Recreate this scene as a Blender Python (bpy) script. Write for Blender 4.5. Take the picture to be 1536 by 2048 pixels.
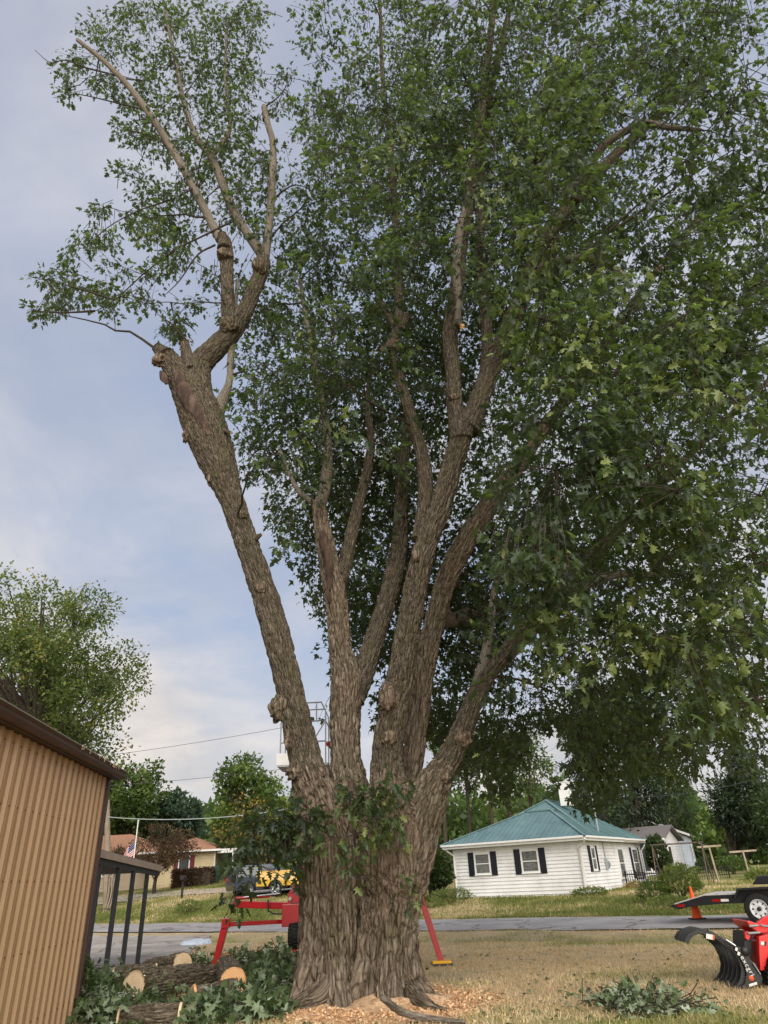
import bpy, math, random
import numpy as np
from mathutils import Vector, Matrix, Euler
for o in list(bpy.data.objects): bpy.data.objects.remove(o)
rng = np.random.default_rng(7); random.seed(7)
SC = bpy.context.scene; COL = SC.collection
# ------------------------------------------------------------------ camera
FPX = 1340.0; PITCH = math.radians(28.7); ROLL = math.radians(2.8); EYE = 1.5
_c, _s = math.cos, math.sin
CF = np.array([0, _c(PITCH), _s(PITCH)]); _R0 = np.array([1., 0, 0]); _U0 = np.array([0, -_s(PITCH), _c(PITCH)])
CR_ = _c(ROLL)*_R0 - _s(ROLL)*_U0; CU = _s(ROLL)*_R0 + _c(ROLL)*_U0
CAMP = np.array([0, 0, EYE])
cd = bpy.data.cameras.new('camera'); cam = bpy.data.objects.new('camera', cd); COL.objects.link(cam)
m = Matrix(((CR_[0], CU[0], -CF[0], 0), (CR_[1], CU[1], -CF[1], 0), (CR_[2], CU[2], -CF[2], EYE), (0, 0, 0, 1)))
cam.matrix_world = m
cd.sensor_fit = 'VERTICAL'; cd.sensor_height = 32.0; cd.lens = FPX/2048*32.0
cd.clip_start = 0.1; cd.clip_end = 2000
SC.camera = cam
SC.render.resolution_x = 768; SC.render.resolution_y = 1024
# ------------------------------------------------------------------ world, sun, exposure
SUN_DIR = Vector((0.14, -0.82, 0.48)).normalized()      # towards the sun
W = bpy.data.worlds.new('World'); SC.world = W; W.use_nodes = True
nt = W.node_tree; N = nt.nodes; L = nt.links; N.clear()
wo = N.new('ShaderNodeOutputWorld'); bg = N.new('ShaderNodeBackground'); bg.inputs['Strength'].default_value = 0.1
sky = N.new('ShaderNodeTexSky'); sky.sky_type = 'NISHITA'; sky.sun_disc = False
sky.sun_elevation = math.asin(SUN_DIR.z); sky.sun_rotation = math.atan2(SUN_DIR.x, SUN_DIR.y)
sky.air_density = 1.2; sky.dust_density = 1.5
tc = N.new('ShaderNodeTexCoord'); sp = N.new('ShaderNodeSeparateXYZ'); L.new(tc.outputs['Generated'], sp.inputs[0])
def wm(op, a, b):
    n = N.new('ShaderNodeMath'); n.operation = op
    for i, q in enumerate((a, b)):
        if isinstance(q, (int, float)): n.inputs[i].default_value = q
        else: L.new(q, n.inputs[i])
    return n.outputs[0]
zc = wm('MAXIMUM', sp.outputs['Z'], 0.0); zd = wm('ADD', zc, 0.28)
cx = wm('DIVIDE', sp.outputs['X'], zd); cy = wm('DIVIDE', sp.outputs['Y'], zd)
cb = N.new('ShaderNodeCombineXYZ'); L.new(cx, cb.inputs[0]); L.new(cy, cb.inputs[1]); cb.inputs[2].default_value = 11.7
def wnoise(sc, det, ro, dist):
    n = N.new('ShaderNodeTexNoise'); L.new(cb.outputs[0], n.inputs['Vector'])
    n.inputs['Scale'].default_value = sc; n.inputs['Detail'].default_value = det; n.inputs['Roughness'].default_value = ro
    n.inputs['Distortion'].default_value = dist; return n.outputs['Fac']
def wramp(src, stops):
    r = N.new('ShaderNodeValToRGB'); L.new(src, r.inputs[0]); e = r.color_ramp.elements
    while len(e) < len(stops): e.new(0.5)
    for q, (p, c) in zip(e, stops): q.position = p; q.color = (*c, 1)
    return r.outputs[0]
n1 = wnoise(1.15, 7, 0.52, 0.35); n2 = wnoise(2.6, 7, 0.58, 0.35)
cov = wramp(wm('ADD', wm('MULTIPLY', n1, 0.8), wm('MULTIPLY', n2, 0.2)), [(0.36, (0.0,)*3), (0.60, (1,)*3)])
hz = wramp(zc, [(0.0, (1,)*3), (0.34, (0.0,)*3)])          # low cloud bank all round the horizon
cov2 = wm('MAXIMUM', cov, hz)
shade = wramp(n2, [(0.32, (0.74, 0.77, 0.83)), (0.62, (1.05, 1.04, 1.03))])
ccol = wramp(zc, [(0.0, (4.2, 3.9, 3.6)), (0.22, (4.15, 3.9, 3.7)), (0.45, (3.55, 3.55, 3.7)), (0.7, (3.0, 3.1, 3.5)), (1.0, (2.95, 3.05, 3.45))])
mx = N.new('ShaderNodeMixRGB'); mx.blend_type = 'MULTIPLY'; mx.inputs[0].default_value = 1; L.new(ccol, mx.inputs[1]); L.new(shade, mx.inputs[2])
# thin haze lifts the clear-sky blue a little
bl = N.new('ShaderNodeMixRGB'); bl.inputs[0].default_value = 0.85; L.new(sky.outputs[0], bl.inputs[1]); bl.inputs[2].default_value = (1.95, 2.3, 3.15, 1)
mm = N.new('ShaderNodeMixRGB'); L.new(cov2, mm.inputs[0]); L.new(bl.outputs[0], mm.inputs[1]); L.new(mx.outputs[0], mm.inputs[2])
L.new(mm.outputs[0], bg.inputs['Color']); L.new(bg.outputs[0], wo.inputs['Surface'])
sl = bpy.data.lights.new('sun', 'SUN'); sl.energy = 2.8; sl.angle = math.radians(70); sl.color = (1.0, 0.95, 0.88)
so = bpy.data.objects.new('sun', sl); COL.objects.link(so); so.rotation_euler = SUN_DIR.to_track_quat('Z', 'Y').to_euler(); so.location = (-20, -25, 40)
vs = SC.view_settings; vs.view_transform = 'Standard'; vs.look = 'None'; vs.gamma = 1.0; vs.exposure = 1.0; vs.use_curve_mapping = False

# ------------------------------------------------------------------ pixel helpers (a pixel gives a direction, distance comes from ground or Y)
def ray(x, y): return CF + CR_*((x-768)/FPX) + CU*((1024-y)/FPX)
def G(x, y, z=0.0):
    d = ray(x, y); return CAMP + d*((z-EYE)/d[2])
def P(x, y, Y):
    d = ray(x, y); return CAMP + d*(Y/d[1])
def proj(p):
    v = np.asarray(p, float) - CAMP; z = v @ CF
    return 768 + FPX*(v @ CR_)/z, 1024 - FPX*(v @ CU)/z, z
def wid(px, p): return px*((np.asarray(p)-CAMP) @ CF)/FPX
# road frame
TX, TY = -0.8486, 0.5291                    # along the road, towards far left
NX, NY = 0.5291, 0.8486                     # across the road, away from camera
def S_(r, g, b):
    f = lambda c: ((c/255+0.055)/1.055)**2.4 if c > 10 else c/255/12.92
    return (f(r), f(g), f(b))
# ------------------------------------------------------------------ numpy value noise
def _h(ix, iy, iz, seed):
    h = (ix.astype(np.int64)*374761393 + iy.astype(np.int64)*668265263 + iz.astype(np.int64)*2147483647 + seed*974634777) & 0xffffffff
    h = ((h ^ (h >> 13))*1274126177) & 0xffffffff
    h = h ^ (h >> 16)
    return (h & 0xffff)/65535.0
def vn(x, y, z, seed=0):
    x, y, z = np.broadcast_arrays(np.asarray(x, float), np.asarray(y, float), np.asarray(z, float))
    ix, iy, iz = np.floor(x), np.floor(y), np.floor(z); fx, fy, fz = x-ix, y-iy, z-iz
    fx, fy, fz = [q*q*(3-2*q) for q in (fx, fy, fz)]
    r = 0
    for a in (0, 1):
        for b in (0, 1):
            for c in (0, 1):
                r = r + _h(ix+a, iy+b, iz+c, seed)*(fx if a else 1-fx)*(fy if b else 1-fy)*(fz if c else 1-fz)
    return r
def fbm(x, y, z, seed=0, o=3):
    r = 0; a = 0.5; t = 0
    for k in range(o):
        r = r + a*vn(x*2**k, y*2**k, z*2**k, seed+k*17); t += a; a *= 0.5
    return r/t
# ------------------------------------------------------------------ materials
MATS = {}
def mat(name, cols, scale=4.0, rough=0.85, bump=0.0, bscale=None, stretch=(1, 1, 1), metallic=0.0, spec=0.3, detail=6, coord='Object', attr=None, bdist=0.02, lo=0.3, hi=0.7, coat=0.0):
    mt = bpy.data.materials.new(name); mt.use_nodes = True; nt = mt.node_tree; N = nt.nodes; L = nt.links
    b = N['Principled BSDF']; b.inputs['Roughness'].default_value = rough; b.inputs['Metallic'].default_value = metallic
    b.inputs['Specular IOR Level'].default_value = spec
    if coat: b.inputs['Coat Weight'].default_value = coat; b.inputs['Coat Roughness'].default_value = 0.15
    if attr:
        a = N.new('ShaderNodeAttribute'); a.attribute_name = attr; vec = a.outputs['Vector']
    else:
        t = N.new('ShaderNodeTexCoord'); vec = t.outputs[coord]
    mp = N.new('ShaderNodeMapping'); mp.inputs['Scale'].default_value = stretch; L.new(vec, mp.inputs[0])
    if len(cols) == 1: b.inputs['Base Color'].default_value = (*cols[0], 1)
    else:
        n = N.new('ShaderNodeTexNoise'); n.inputs['Scale'].default_value = scale; n.inputs['Detail'].default_value = detail; n.inputs['Roughness'].default_value = 0.62
        L.new(mp.outputs[0], n.inputs['Vector'])
        r = N.new('ShaderNodeValToRGB'); e = r.color_ramp.elements
        while len(e) < len(cols): e.new(0.5)
        for i, c in enumerate(cols): e[i].position = lo + (hi-lo)*i/(len(cols)-1); e[i].color = (*c, 1)
        L.new(n.outputs['Fac'], r.inputs[0]); L.new(r.outputs[0], b.inputs['Base Color'])
    if bump:
        n2 = N.new('ShaderNodeTexNoise'); n2.inputs['Scale'].default_value = bscale or scale*4; n2.inputs['Detail'].default_value = 5
        L.new(mp.outputs[0], n2.inputs['Vector'])
        bp = N.new('ShaderNodeBump'); bp.inputs['Strength'].default_value = bump; bp.inputs['Distance'].default_value = bdist
        L.new(n2.outputs['Fac'], bp.inputs['Height']); L.new(bp.outputs[0], b.inputs['Normal'])
    MATS[name] = mt; return mt
def leafmat(name, stops, trans=0.35, tcol=(0.28, 0.36, 0.04), rough=0.5, spec=0.35):
    mt = bpy.data.materials.new(name); mt.use_nodes = True; nt = mt.node_tree; N = nt.nodes; L = nt.links
    b = N['Principled BSDF']; out = N['Material Output']
    b.inputs['Roughness'].default_value = rough; b.inputs['Specular IOR Level'].default_value = spec
    a = N.new('ShaderNodeAttribute'); a.attribute_name = 'rnd'
    r = N.new('ShaderNodeValToRGB'); e = r.color_ramp.elements
    while len(e) < len(stops): e.new(0.5)
    for q, (p, c) in zip(e, stops): q.position = p; q.color = (*c, 1)
    L.new(a.outputs['Fac'], r.inputs[0]); L.new(r.outputs[0], b.inputs['Base Color'])
    tr = N.new('ShaderNodeBsdfTranslucent'); mixc = N.new('ShaderNodeMixRGB'); mixc.inputs[0].default_value = 0.5
    L.new(r.outputs[0], mixc.inputs[1]); mixc.inputs[2].default_value = (*tcol, 1); L.new(mixc.outputs[0], tr.inputs['Color'])
    ms = N.new('ShaderNodeMixShader'); ms.inputs[0].default_value = trans
    L.new(b.outputs[0], ms.inputs[1]); L.new(tr.outputs[0], ms.inputs[2]); L.new(ms.outputs[0], out.inputs['Surface'])
    MATS[name] = mt; return mt
# ------------------------------------------------------------------ object helpers
def tag(o, label=None, cat=None, group=None, kind=None):
    if label: o['label'] = label
    if cat: o['category'] = cat
    if group: o['group'] = group
    if kind: o['kind'] = kind
    return o
def thing(name, label, cat, loc=(0, 0, 0), rz=0.0, group=None):
    o = bpy.data.objects.new(name, None); COL.objects.link(o); o.location = loc; o.rotation_euler = (0, 0, rz); o.empty_display_size = 0.2
    return tag(o, label, cat, group)
def link(name, me, parent=None, mats=()):
    o = bpy.data.objects.new(name, me); COL.objects.link(o)
    for q in mats:
        if q not in list(me.materials): me.materials.append(q)
    if parent: o.parent = parent
    return o
def copy_tree(o, parent=None):
    c = o.copy(); COL.objects.link(c); c.parent = parent
    for ch in o.children: copy_tree(ch, c)
    return c
def mesh_np(name, V, F, attrs=None, smooth=False):
    V = np.asarray(V, np.float32).reshape(-1, 3); F = np.asarray(F, np.int32); n, k = F.shape
    me = bpy.data.meshes.new(name); me.vertices.add(len(V)); me.vertices.foreach_set('co', V.ravel())
    me.loops.add(n*k); me.loops.foreach_set('vertex_index', F.ravel()); me.polygons.add(n)
    me.polygons.foreach_set('loop_start', np.arange(0, n*k, k, dtype=np.int32))
    try: me.polygons.foreach_set('loop_total', np.full(n, k, np.int32))
    except Exception: pass
    me.polygons.foreach_set('use_smooth', np.full(n, smooth, bool))
    for nm, (typ, arr) in (attrs or {}).items():
        at = me.attributes.new(nm, typ, 'POINT'); at.data.foreach_set('vector' if typ == 'FLOAT_VECTOR' else 'value', np.asarray(arr, np.float32).ravel())
    me.update(calc_edges=True); me.validate(); return me
class MB:
    def __init__(s): s.v = []; s.f = []; s.mi = []; s.sm = []
    def add(s, vs, fs, mi=0, sm=False):
        k = len(s.v); s.v += [tuple(map(float, q)) for q in vs]
        for f in fs: s.f.append([i+k for i in f]); s.mi.append(mi); s.sm.append(sm)
        return s
    def box(s, c, d, mi=0, rot=None):
        x, y, z = [q/2 for q in d]; vs = [Vector((a, b, e)) for a in (-x, x) for b in (-y, y) for e in (-z, z)]
        if rot is not None:
            M_ = Euler(rot).to_matrix(); vs = [M_ @ q for q in vs]
        vs = [q+Vector(c) for q in vs]
        return s.add(vs, [(0, 1, 3, 2), (4, 6, 7, 5), (0, 4, 5, 1), (2, 3, 7, 6), (0, 2, 6, 4), (1, 5, 7, 3)], mi)
    def beam(s, a, b, w, h, mi=0, up=(0, 0, 1), w2=None, h2=None):
        a = Vector(a); b = Vector(b); d = (b-a).normalized(); u = Vector(up)
        if abs(d.dot(u)) > 0.98: u = Vector((0, 1, 0))
        sd = d.cross(u).normalized(); u = sd.cross(d); w2 = w2 or w; h2 = h2 or h
        vs = [p+sd*(i*ww/2)+u*(j*hh/2) for p, ww, hh in ((a, w, h), (b, w2, h2)) for i in (-1, 1) for j in (-1, 1)]
        return s.add(vs, [(0, 1, 3, 2), (4, 6, 7, 5), (0, 4, 5, 1), (2, 3, 7, 6), (0, 2, 6, 4), (1, 5, 7, 3)], mi)
    def tube(s, pts, r, seg=8, mi=0, cap=True, sm=True):
        pts = [Vector(p) for p in pts]; n = len(pts); rs = r if hasattr(r, '__len__') else [r]*n; vs = []; fs = []
        u = None
        for i, p in enumerate(pts):
            d = (pts[min(i+1, n-1)]-pts[max(i-1, 0)]).normalized()
            if u is None: u = d.orthogonal().normalized()
            u = (u-d*u.dot(d)).normalized(); w = d.cross(u)
            vs += [p+(u*math.cos(2*math.pi*k/seg)+w*math.sin(2*math.pi*k/seg))*rs[i] for k in range(seg)]
        for i in range(n-1):
            for k in range(seg): fs.append((i*seg+k, i*seg+(k+1) % seg, (i+1)*seg+(k+1) % seg, (i+1)*seg+k))
        s.add(vs, fs, mi, sm)
        if cap: s.add(vs[:seg], [tuple(range(seg))[::-1]], mi); s.add(vs[-seg:], [tuple(range(seg))], mi)
        return s
    def lathe(s, prof, c=(0, 0, 0), axis='Z', seg=24, mi=0, sm=True):
        vs = []; fs = []; n = len(prof)
        for r, h in prof:
            for k in range(seg):
                a = 2*math.pi*k/seg; x, y = r*math.cos(a), r*math.sin(a)
                q = {'Z': (x, y, h), 'X': (h, x, y), 'Y': (x, h, y)}[axis]; vs.append(Vector(q)+Vector(c))
        for i in range(n-1):
            for k in range(seg): fs.append((i*seg+k, i*seg+(k+1) % seg, (i+1)*seg+(k+1) % seg, (i+1)*seg+k))
        return s.add(vs, fs, mi, sm)
    def prism(s, poly, a, b, axis='Y', mi=0):
        """poly = 2D outline; axis Y: (x,z), axis X: (y,z), axis Z: (x,y)"""
        n = len(poly); mk = {'Y': lambda p, t: (p[0], t, p[1]), 'X': lambda p, t: (t, p[0], p[1]), 'Z': lambda p, t: (p[0], p[1], t)}[axis]
        vs = [mk(p, a) for p in poly]+[mk(p, b) for p in poly]
        return s.add(vs, [tuple(range(n)), tuple(range(2*n-1, n-1, -1))]+[(i, i+n, (i+1) % n+n, (i+1) % n) for i in range(n)], mi)
    def mesh(s, name='m', fix=True):
        me = bpy.data.meshes.new(name); me.from_pydata(s.v, [], s.f); me.polygons.foreach_set('material_index', s.mi); me.polygons.foreach_set('use_smooth', s.sm)
        if fix:
            import bmesh
            bm = bmesh.new(); bm.from_mesh(me); bmesh.ops.recalc_face_normals(bm, faces=bm.faces); bm.to_mesh(me); bm.free()
        me.update(); return me
    def build(s, name, mats, parent=None, bev=0.0):
        if not isinstance(mats, (list, tuple)): mats = [mats]
        o = link(name, s.mesh(name), parent, mats)
        if bev:
            b = o.modifiers.new('bevel', 'BEVEL'); b.width = bev; b.segments = 2; b.limit_method = 'ANGLE'
        return o
# ================================================================== SETTING
def sstep(x, a, b):
    t = np.clip((x-a)/(b-a), 0, 1); return t*t*(3-2*t)
def gz(x, y):
    x = np.asarray(x, float); y = np.asarray(y, float)
    s = NX*x+NY*y; a = TX*x+TY*y; u = s-27.2
    zr = np.interp(u, [-1, 0, 10, 40, 400], [0, 0, 0.40, 1.0, 1.4])
    zl = np.interp(u, [-1, 0, 0.6, 4.5, 16, 400], [0, 0, 0.06, 0.92, 1.85, 2.2])
    w = sstep(a, 19, 34)
    z = zr*(1-w)+zl*w
    und = (vn(x*0.35, y*0.35, 0, 5)-0.5)*0.07+(vn(x*1.3, y*1.3, 0, 6)-0.5)*0.025
    dit = -0.09*np.exp(-((s-19.3)/1.3)**2)               # shallow swale along the road
    nr = 1-sstep(np.hypot(x+0.2, y-11.6), 5, 9)
    road = sstep(s, 21.2, 21.9)*(1-sstep(s, 27.0, 27.8))
    return z + (und*(1-0.5*nr)+dit)*(1-road) - 0.03*road
def Gh(px, py):
    d = ray(px, py); t = np.linspace(5, 400, 6000); q = CAMP+d*t[:, None]
    i = np.argmax(q[:, 2] < gz(q[:, 0], q[:, 1])); return q[i] if i > 0 else q[-1]
def xyz(x, y, dz=0.0): return (float(x), float(y), float(gz(x, y))+dz)

def groundmat():
    mt = bpy.data.materials.new('lawn'); mt.use_nodes = True; nt = mt.node_tree; N = nt.nodes; L = nt.links; b = N['Principled BSDF']
    b.inputs['Roughness'].default_value = 0.95; b.inputs['Specular IOR Level'].default_value = 0.1
    t = N.new('ShaderNodeTexCoord')
    def noise(sc, det=5, st=(1, 1, 1), r=0.6):
        mp = N.new('ShaderNodeMapping'); mp.inputs['Scale'].default_value = st; L.new(t.outputs['Object'], mp.inputs[0])
        n = N.new('ShaderNodeTexNoise'); n.inputs['Scale'].default_value = sc; n.inputs['Detail'].default_value = det; n.inputs['Roughness'].default_value = r
        L.new(mp.outputs[0], n.inputs['Vector']); return n.outputs['Fac']
    def ramp(f, stops):
        r = N.new('ShaderNodeValToRGB'); L.new(f, r.inputs[0]); e = r.color_ramp.elements
        while len(e) < len(stops): e.new(0.5)
        for q, (p, c) in zip(e, stops): q.position = p; q.color = (*c, 1)
        return r.outputs[0]
    fine = noise(26, 8, r=0.75); mid = noise(0.55, 7, r=0.68); mid2 = noise(2.2, 6)
    dry = ramp(fine, [(0.28, S_(128, 110, 84)), (0.48, S_(192, 168, 130)), (0.7, S_(222, 202, 166))])
    grn = ramp(fine, [(0.3, S_(52, 64, 26)), (0.5, S_(92, 106, 46)), (0.7, S_(140, 142, 72))])
    a = N.new('ShaderNodeAttribute'); a.attribute_name = 'grn'
    def mt_(op, x, y):
        n = N.new('ShaderNodeMath'); n.operation = op
        for i, q in enumerate((x, y)):
            if isinstance(q, (int, float)): n.inputs[i].default_value = q
            else: L.new(q, n.inputs[i])
        return n.outputs[0]
    k = mt_('ADD', mt_('ADD', a.outputs['Fac'], mt_('MULTIPLY', mid, 1.5)), mt_('MULTIPLY', mid2, 0.6))
    fac = ramp(k, [(0.95, (0,)*3), (1.0, (1,)*3)])
    k2 = mt_('SUBTRACT', k, 0.75); cl = N.new('ShaderNodeClamp'); L.new(mt_('MULTIPLY', k2, 1.5), cl.inputs[0])
    m = N.new('ShaderNodeMixRGB'); L.new(cl.outputs[0], m.inputs[0]); L.new(dry, m.inputs[1]); L.new(grn, m.inputs[2])
    br = ramp(mid2, [(0.35, (0.80,)*3), (0.62, (1.10,)*3)])
    m2 = N.new('ShaderNodeMixRGB'); m2.blend_type = 'MULTIPLY'; m2.inputs[0].default_value = 1; L.new(m.outputs[0], m2.inputs[1]); L.new(br, m2.inputs[2])
    L.new(m2.outputs[0], b.inputs['Base Color'])
    bp = N.new('ShaderNodeBump'); bp.inputs['Strength'].default_value = 0.6; bp.inputs['Distance'].default_value = 0.04
    L.new(noise(38, 6, r=0.7), bp.inputs['Height']); L.new(bp.outputs[0], b.inputs['Normal'])
    return mt
M_LAWN = groundmat()
gx = np.concatenate([np.linspace(-420, -60, 19)[:-1], np.linspace(-60, -14, 47)[:-1], np.linspace(-14, 14, 141)[:-1], np.linspace(14, 60, 47)[:-1], np.linspace(60, 420, 19)])
gy = np.concatenate([np.linspace(-120, 4, 16)[:-1], np.linspace(4, 32, 141)[:-1], np.linspace(32, 80, 97)[:-1], np.linspace(80, 700, 32)])
X, Y = np.meshgrid(gx, gy); Z = gz(X, Y); nx_, ny_ = len(gx), len(gy)
i0 = (np.arange(ny_-1)[:, None]*nx_+np.arange(nx_-1)[None]).ravel()
s_ = NX*X+NY*Y; a_ = TX*X+TY*Y
def green_of(x, y):
    s = NX*x+NY*y
    g = np.where(s > 27, 0.22, -0.35)
    g = g+np.where((s > 28.2) & (s < 30.5), 0.12, 0)+0.6*np.exp(-((x-2.6)**2/1.6+(y-8.9)**2/1.2))+0.25*np.exp(-((x-0.9)**2+(y-10.0)**2)/1.2)
    g = g-np.where(s < 27, 0.16*np.exp(-((s-16.3)/1.0)**2), 0)+np.where(s < 21.8, 0.26*np.exp(-((s-19.6)/1.5)**2), 0)
    return g
me = mesh_np('ground', np.stack([X, Y, Z], -1), np.stack([i0, i0+1, i0+nx_+1, i0+nx_], 1), {'grn': ('FLOAT', green_of(X, Y))}, True)
tag(link('ground', me, None, [M_LAWN]), kind='structure')

M_ASPH = mat('asphalt', [S_(138, 134, 131), S_(158, 153, 149), S_(172, 166, 161)], 0.5, 0.95, 0.5, 60, (1, 1, 1), spec=0.08, detail=10, bdist=0.01)
M_CONC = mat('drive_concrete', [S_(140, 130, 120), S_(168, 157, 146), S_(186, 176, 165)], 0.7, 0.9, 0.4, 30, detail=9, bdist=0.008)
def crack(mt):
    nt = mt.node_tree; N = nt.nodes; L = nt.links; b = N['Principled BSDF']; src = b.inputs['Base Color'].links[0].from_socket
    t = N.new('ShaderNodeTexCoord'); n = N.new('ShaderNodeTexNoise'); n.inputs['Scale'].default_value = 1.3; n.inputs['Detail'].default_value = 6; L.new(t.outputs['Object'], n.inputs[0])
    a = N.new('ShaderNodeMixRGB'); a.blend_type = 'ADD'; a.inputs[0].default_value = 0.8; L.new(t.outputs['Object'], a.inputs[1]); L.new(n.outputs['Color'], a.inputs[2])
    v = N.new('ShaderNodeTexVoronoi'); v.feature = 'DISTANCE_TO_EDGE'; v.inputs['Scale'].default_value = 0.45; L.new(a.outputs[0], v.inputs['Vector'])
    r = N.new('ShaderNodeValToRGB'); r.color_ramp.elements[0].position = 0.006; r.color_ramp.elements[0].color = (0.35, 0.33, 0.31, 1); r.color_ramp.elements[1].position = 0.02; r.color_ramp.elements[1].color = (1, 1, 1, 1); L.new(v.outputs['Distance'], r.inputs[0])
    m = N.new('ShaderNodeMixRGB'); m.blend_type = 'MULTIPLY'; m.inputs[0].default_value = 0.8; L.new(src, m.inputs[1]); L.new(r.outputs[0], m.inputs[2]); L.new(m.outputs[0], b.inputs['Base Color'])
crack(M_ASPH); crack(M_CONC)
def strip(name, A, B, m_, z=0.03, n=2):
    """sheet between two polylines, draped on the ground"""
    A = np.asarray(A, float); B = np.asarray(B, float); k = len(A); V = []
    for j in range(n+1):
        q = A*(1-j/n)+B*j/n; V.append(np.stack([q[:, 0], q[:, 1], gz(q[:, 0], q[:, 1])+z], 1))
    V = np.array(V); i0 = (np.arange(n)[:, None]*k+np.arange(k-1)[None]).ravel()
    me = mesh_np(name, V, np.stack([i0, i0+1, i0+k+1, i0+k], 1), None, True)
    return tag(link(name, me, None, [m_]), kind='structure')
av = np.linspace(-140, 220, 721)
def road_edge(s0, seed, amp):
    s = s0+(vn(av*0.7, 0, 0, seed)-0.5)*amp+(vn(av*2.5, 0, 0, seed+1)-0.5)*amp*0.6
    return np.stack([NX*s+TX*av, NY*s+TY*av], 1)
ra, rb = road_edge(21.85, 3, 0.6), road_edge(27.2, 9, 0.45)
zz = np.zeros(len(av))+0.012
V = np.concatenate([np.column_stack([ra, zz]), np.column_stack([ra*0.5+rb*0.5, zz+0.05]), np.column_stack([rb, zz])]); k = len(av)
i0 = (np.arange(2)[:, None]*k+np.arange(k-1)[None]).ravel()
tag(link('road', mesh_np('road', V, np.stack([i0, i0+1, i0+k+1, i0+k], 1), None, True), None, [M_ASPH]), kind='structure')
# near drive beside the shed, running to the road; its apron stops short of the asphalt
tt = np.linspace(0, 1, 30)
ed = np.array([np.interp(tt, [0, 0.25, 0.5, 0.75, 1], [-4.75, -4.7, -5.3, -6.2, -7.0]), np.interp(tt, [0, 0.25, 0.5, 0.75, 1], [12.6, 15.6, 19.3, 23.6, 28.4])]).T
ed += ((vn(tt*25, 0, 0, 4)-0.5)*0.18)[:, None]*np.array([1, 0.3])
el = np.array([np.interp(tt, [0, 1], [-11.5, -16.0]), np.interp(tt, [0, 1], [12.6, 34.2])]).T
strip('driveway', ed, el, M_CONC, 0.03, 30)
# far drive of the yellow house
top = [Gh(x, y)[:2] for x, y in ((150, 1798), (205, 1796), (300, 1787), (370, 1782), (440, 1777), (520, 1773), (620, 1768), (760, 1764))]
bot = [Gh(x, y)[:2] for x, y in ((150, 1812), (205, 1810), (262, 1804), (320, 1795), (440, 1787), (520, 1788), (620, 1788), (760, 1786))]
def resamp(q, n=40):
    q = np.asarray(q); s = np.linspace(0, 1, len(q)); t = np.linspace(0, 1, n); return np.stack([np.interp(t, s, q[:, 0]), np.interp(t, s, q[:, 1])], 1)
strip('far_driveway', resamp(top), resamp(bot), M_CONC, 0.05, 6)
# crumpled plastic sheet on the drive edge
M_PLA = mat('pale_plastic', [S_(188, 198, 208), S_(206, 212, 218)], 6, 0.35, 0.3, 12)
pc = G(390, 1885, 0.05); xs = np.linspace(-0.5, 0.5, 26); ys = np.linspace(-0.55, 0.55, 26); X, Y = np.meshgrid(xs, ys); rim = 1-sstep(np.hypot(X/0.5, Y/0.55)+0.35*(vn(X*6, Y*6, 0, 9)-0.5), 0.75, 1.0)
Z = 0.10*rim*fbm(X*5, Y*5, 0, 71, 3)+0.03*rim-0.05*(1-rim); i0 = (np.arange(25)[:, None]*26+np.arange(25)[None]).ravel()
o = link('plastic_sheet', mesh_np('plastic_sheet', np.stack([X, Y, Z], -1), np.stack([i0, i0+1, i0+27, i0+26], 1), None, True), None, [M_PLA]); o.location = (float(pc[0]), float(pc[1]), float(gz(pc[0], pc[1]))+0.03); tag(o, 'small crumpled pale plastic sheet on the grass at the drive edge', 'sheet')

# ------------------------------------------------------------------ grass blades on the near lawn
M_GRASS = leafmat('grass_blade', [(0.0, S_(172, 146, 108)), (0.45, S_(216, 192, 152)), (0.62, S_(150, 145, 84)), (1.0, S_(74, 94, 40))], 0.25, (0.3, 0.3, 0.06), 0.7, 0.2)
def blades(name, n, y0, y1, wmin, hmin, hmax, label, seed):
    r = np.random.default_rng(seed); y = y0+(y1-y0)*r.random(n)**1.25; half = y*0.66+1
    x = (r.random(n)*2-1)*half; s = NX*x+NY*y
    ok = (s < 22.0) & ~((x < np.interp(y, [12.6, 15.6, 19.3, 23.6, 28.4], [-4.75, -4.7, -5.3, -6.2, -7.0])) & (y > 12.5)) & (np.hypot(x+0.3, (y-11.7)) > 1.15)
    x, y = x[ok], y[ok]; n = len(x); z = gz(x, y)
    dens = fbm(x*1.2, y*1.2, 0, 11); keep = r.random(n) < np.clip(dens*2.2-0.35, 0.15, 1); x, y, z = x[keep], y[keep], z[keep]; n = len(x)
    a = r.random(n)*6.283; h = hmin+(hmax-hmin)*r.random(n)**2; w = wmin*(0.7+0.6*r.random(n)); ln = h*(0.2+0.9*r.random(n)); b = r.random(n)*6.283
    g = green_of(x, y)+1.5*fbm(x*0.55, y*0.55, 0, 21, 4)+0.3*r.random(n)
    c = np.clip((g-0.42)*1.4, 0, 1)*0.75+0.25*r.random(n)
    V = np.zeros((n, 3, 3)); dx, dy = np.cos(a)*w/2, np.sin(a)*w/2
    V[:, 0] = np.stack([x-dx, y-dy, z-0.005], 1); V[:, 1] = np.stack([x+dx, y+dy, z-0.005], 1); V[:, 2] = np.stack([x+np.cos(b)*ln, y+np.sin(b)*ln, z+h], 1)
    me = mesh_np(name, V, np.arange(n*3).reshape(n, 3), {'rnd': ('FLOAT', np.repeat(c, 3))})
    tag(link(name, me, None, [M_GRASS]), label, 'grass', kind='stuff')
blades('lawn_grass', 230000, 8.6, 30, 0.014, 0.025, 0.075, 'short dry mown grass covering the lawn', 3)

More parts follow.
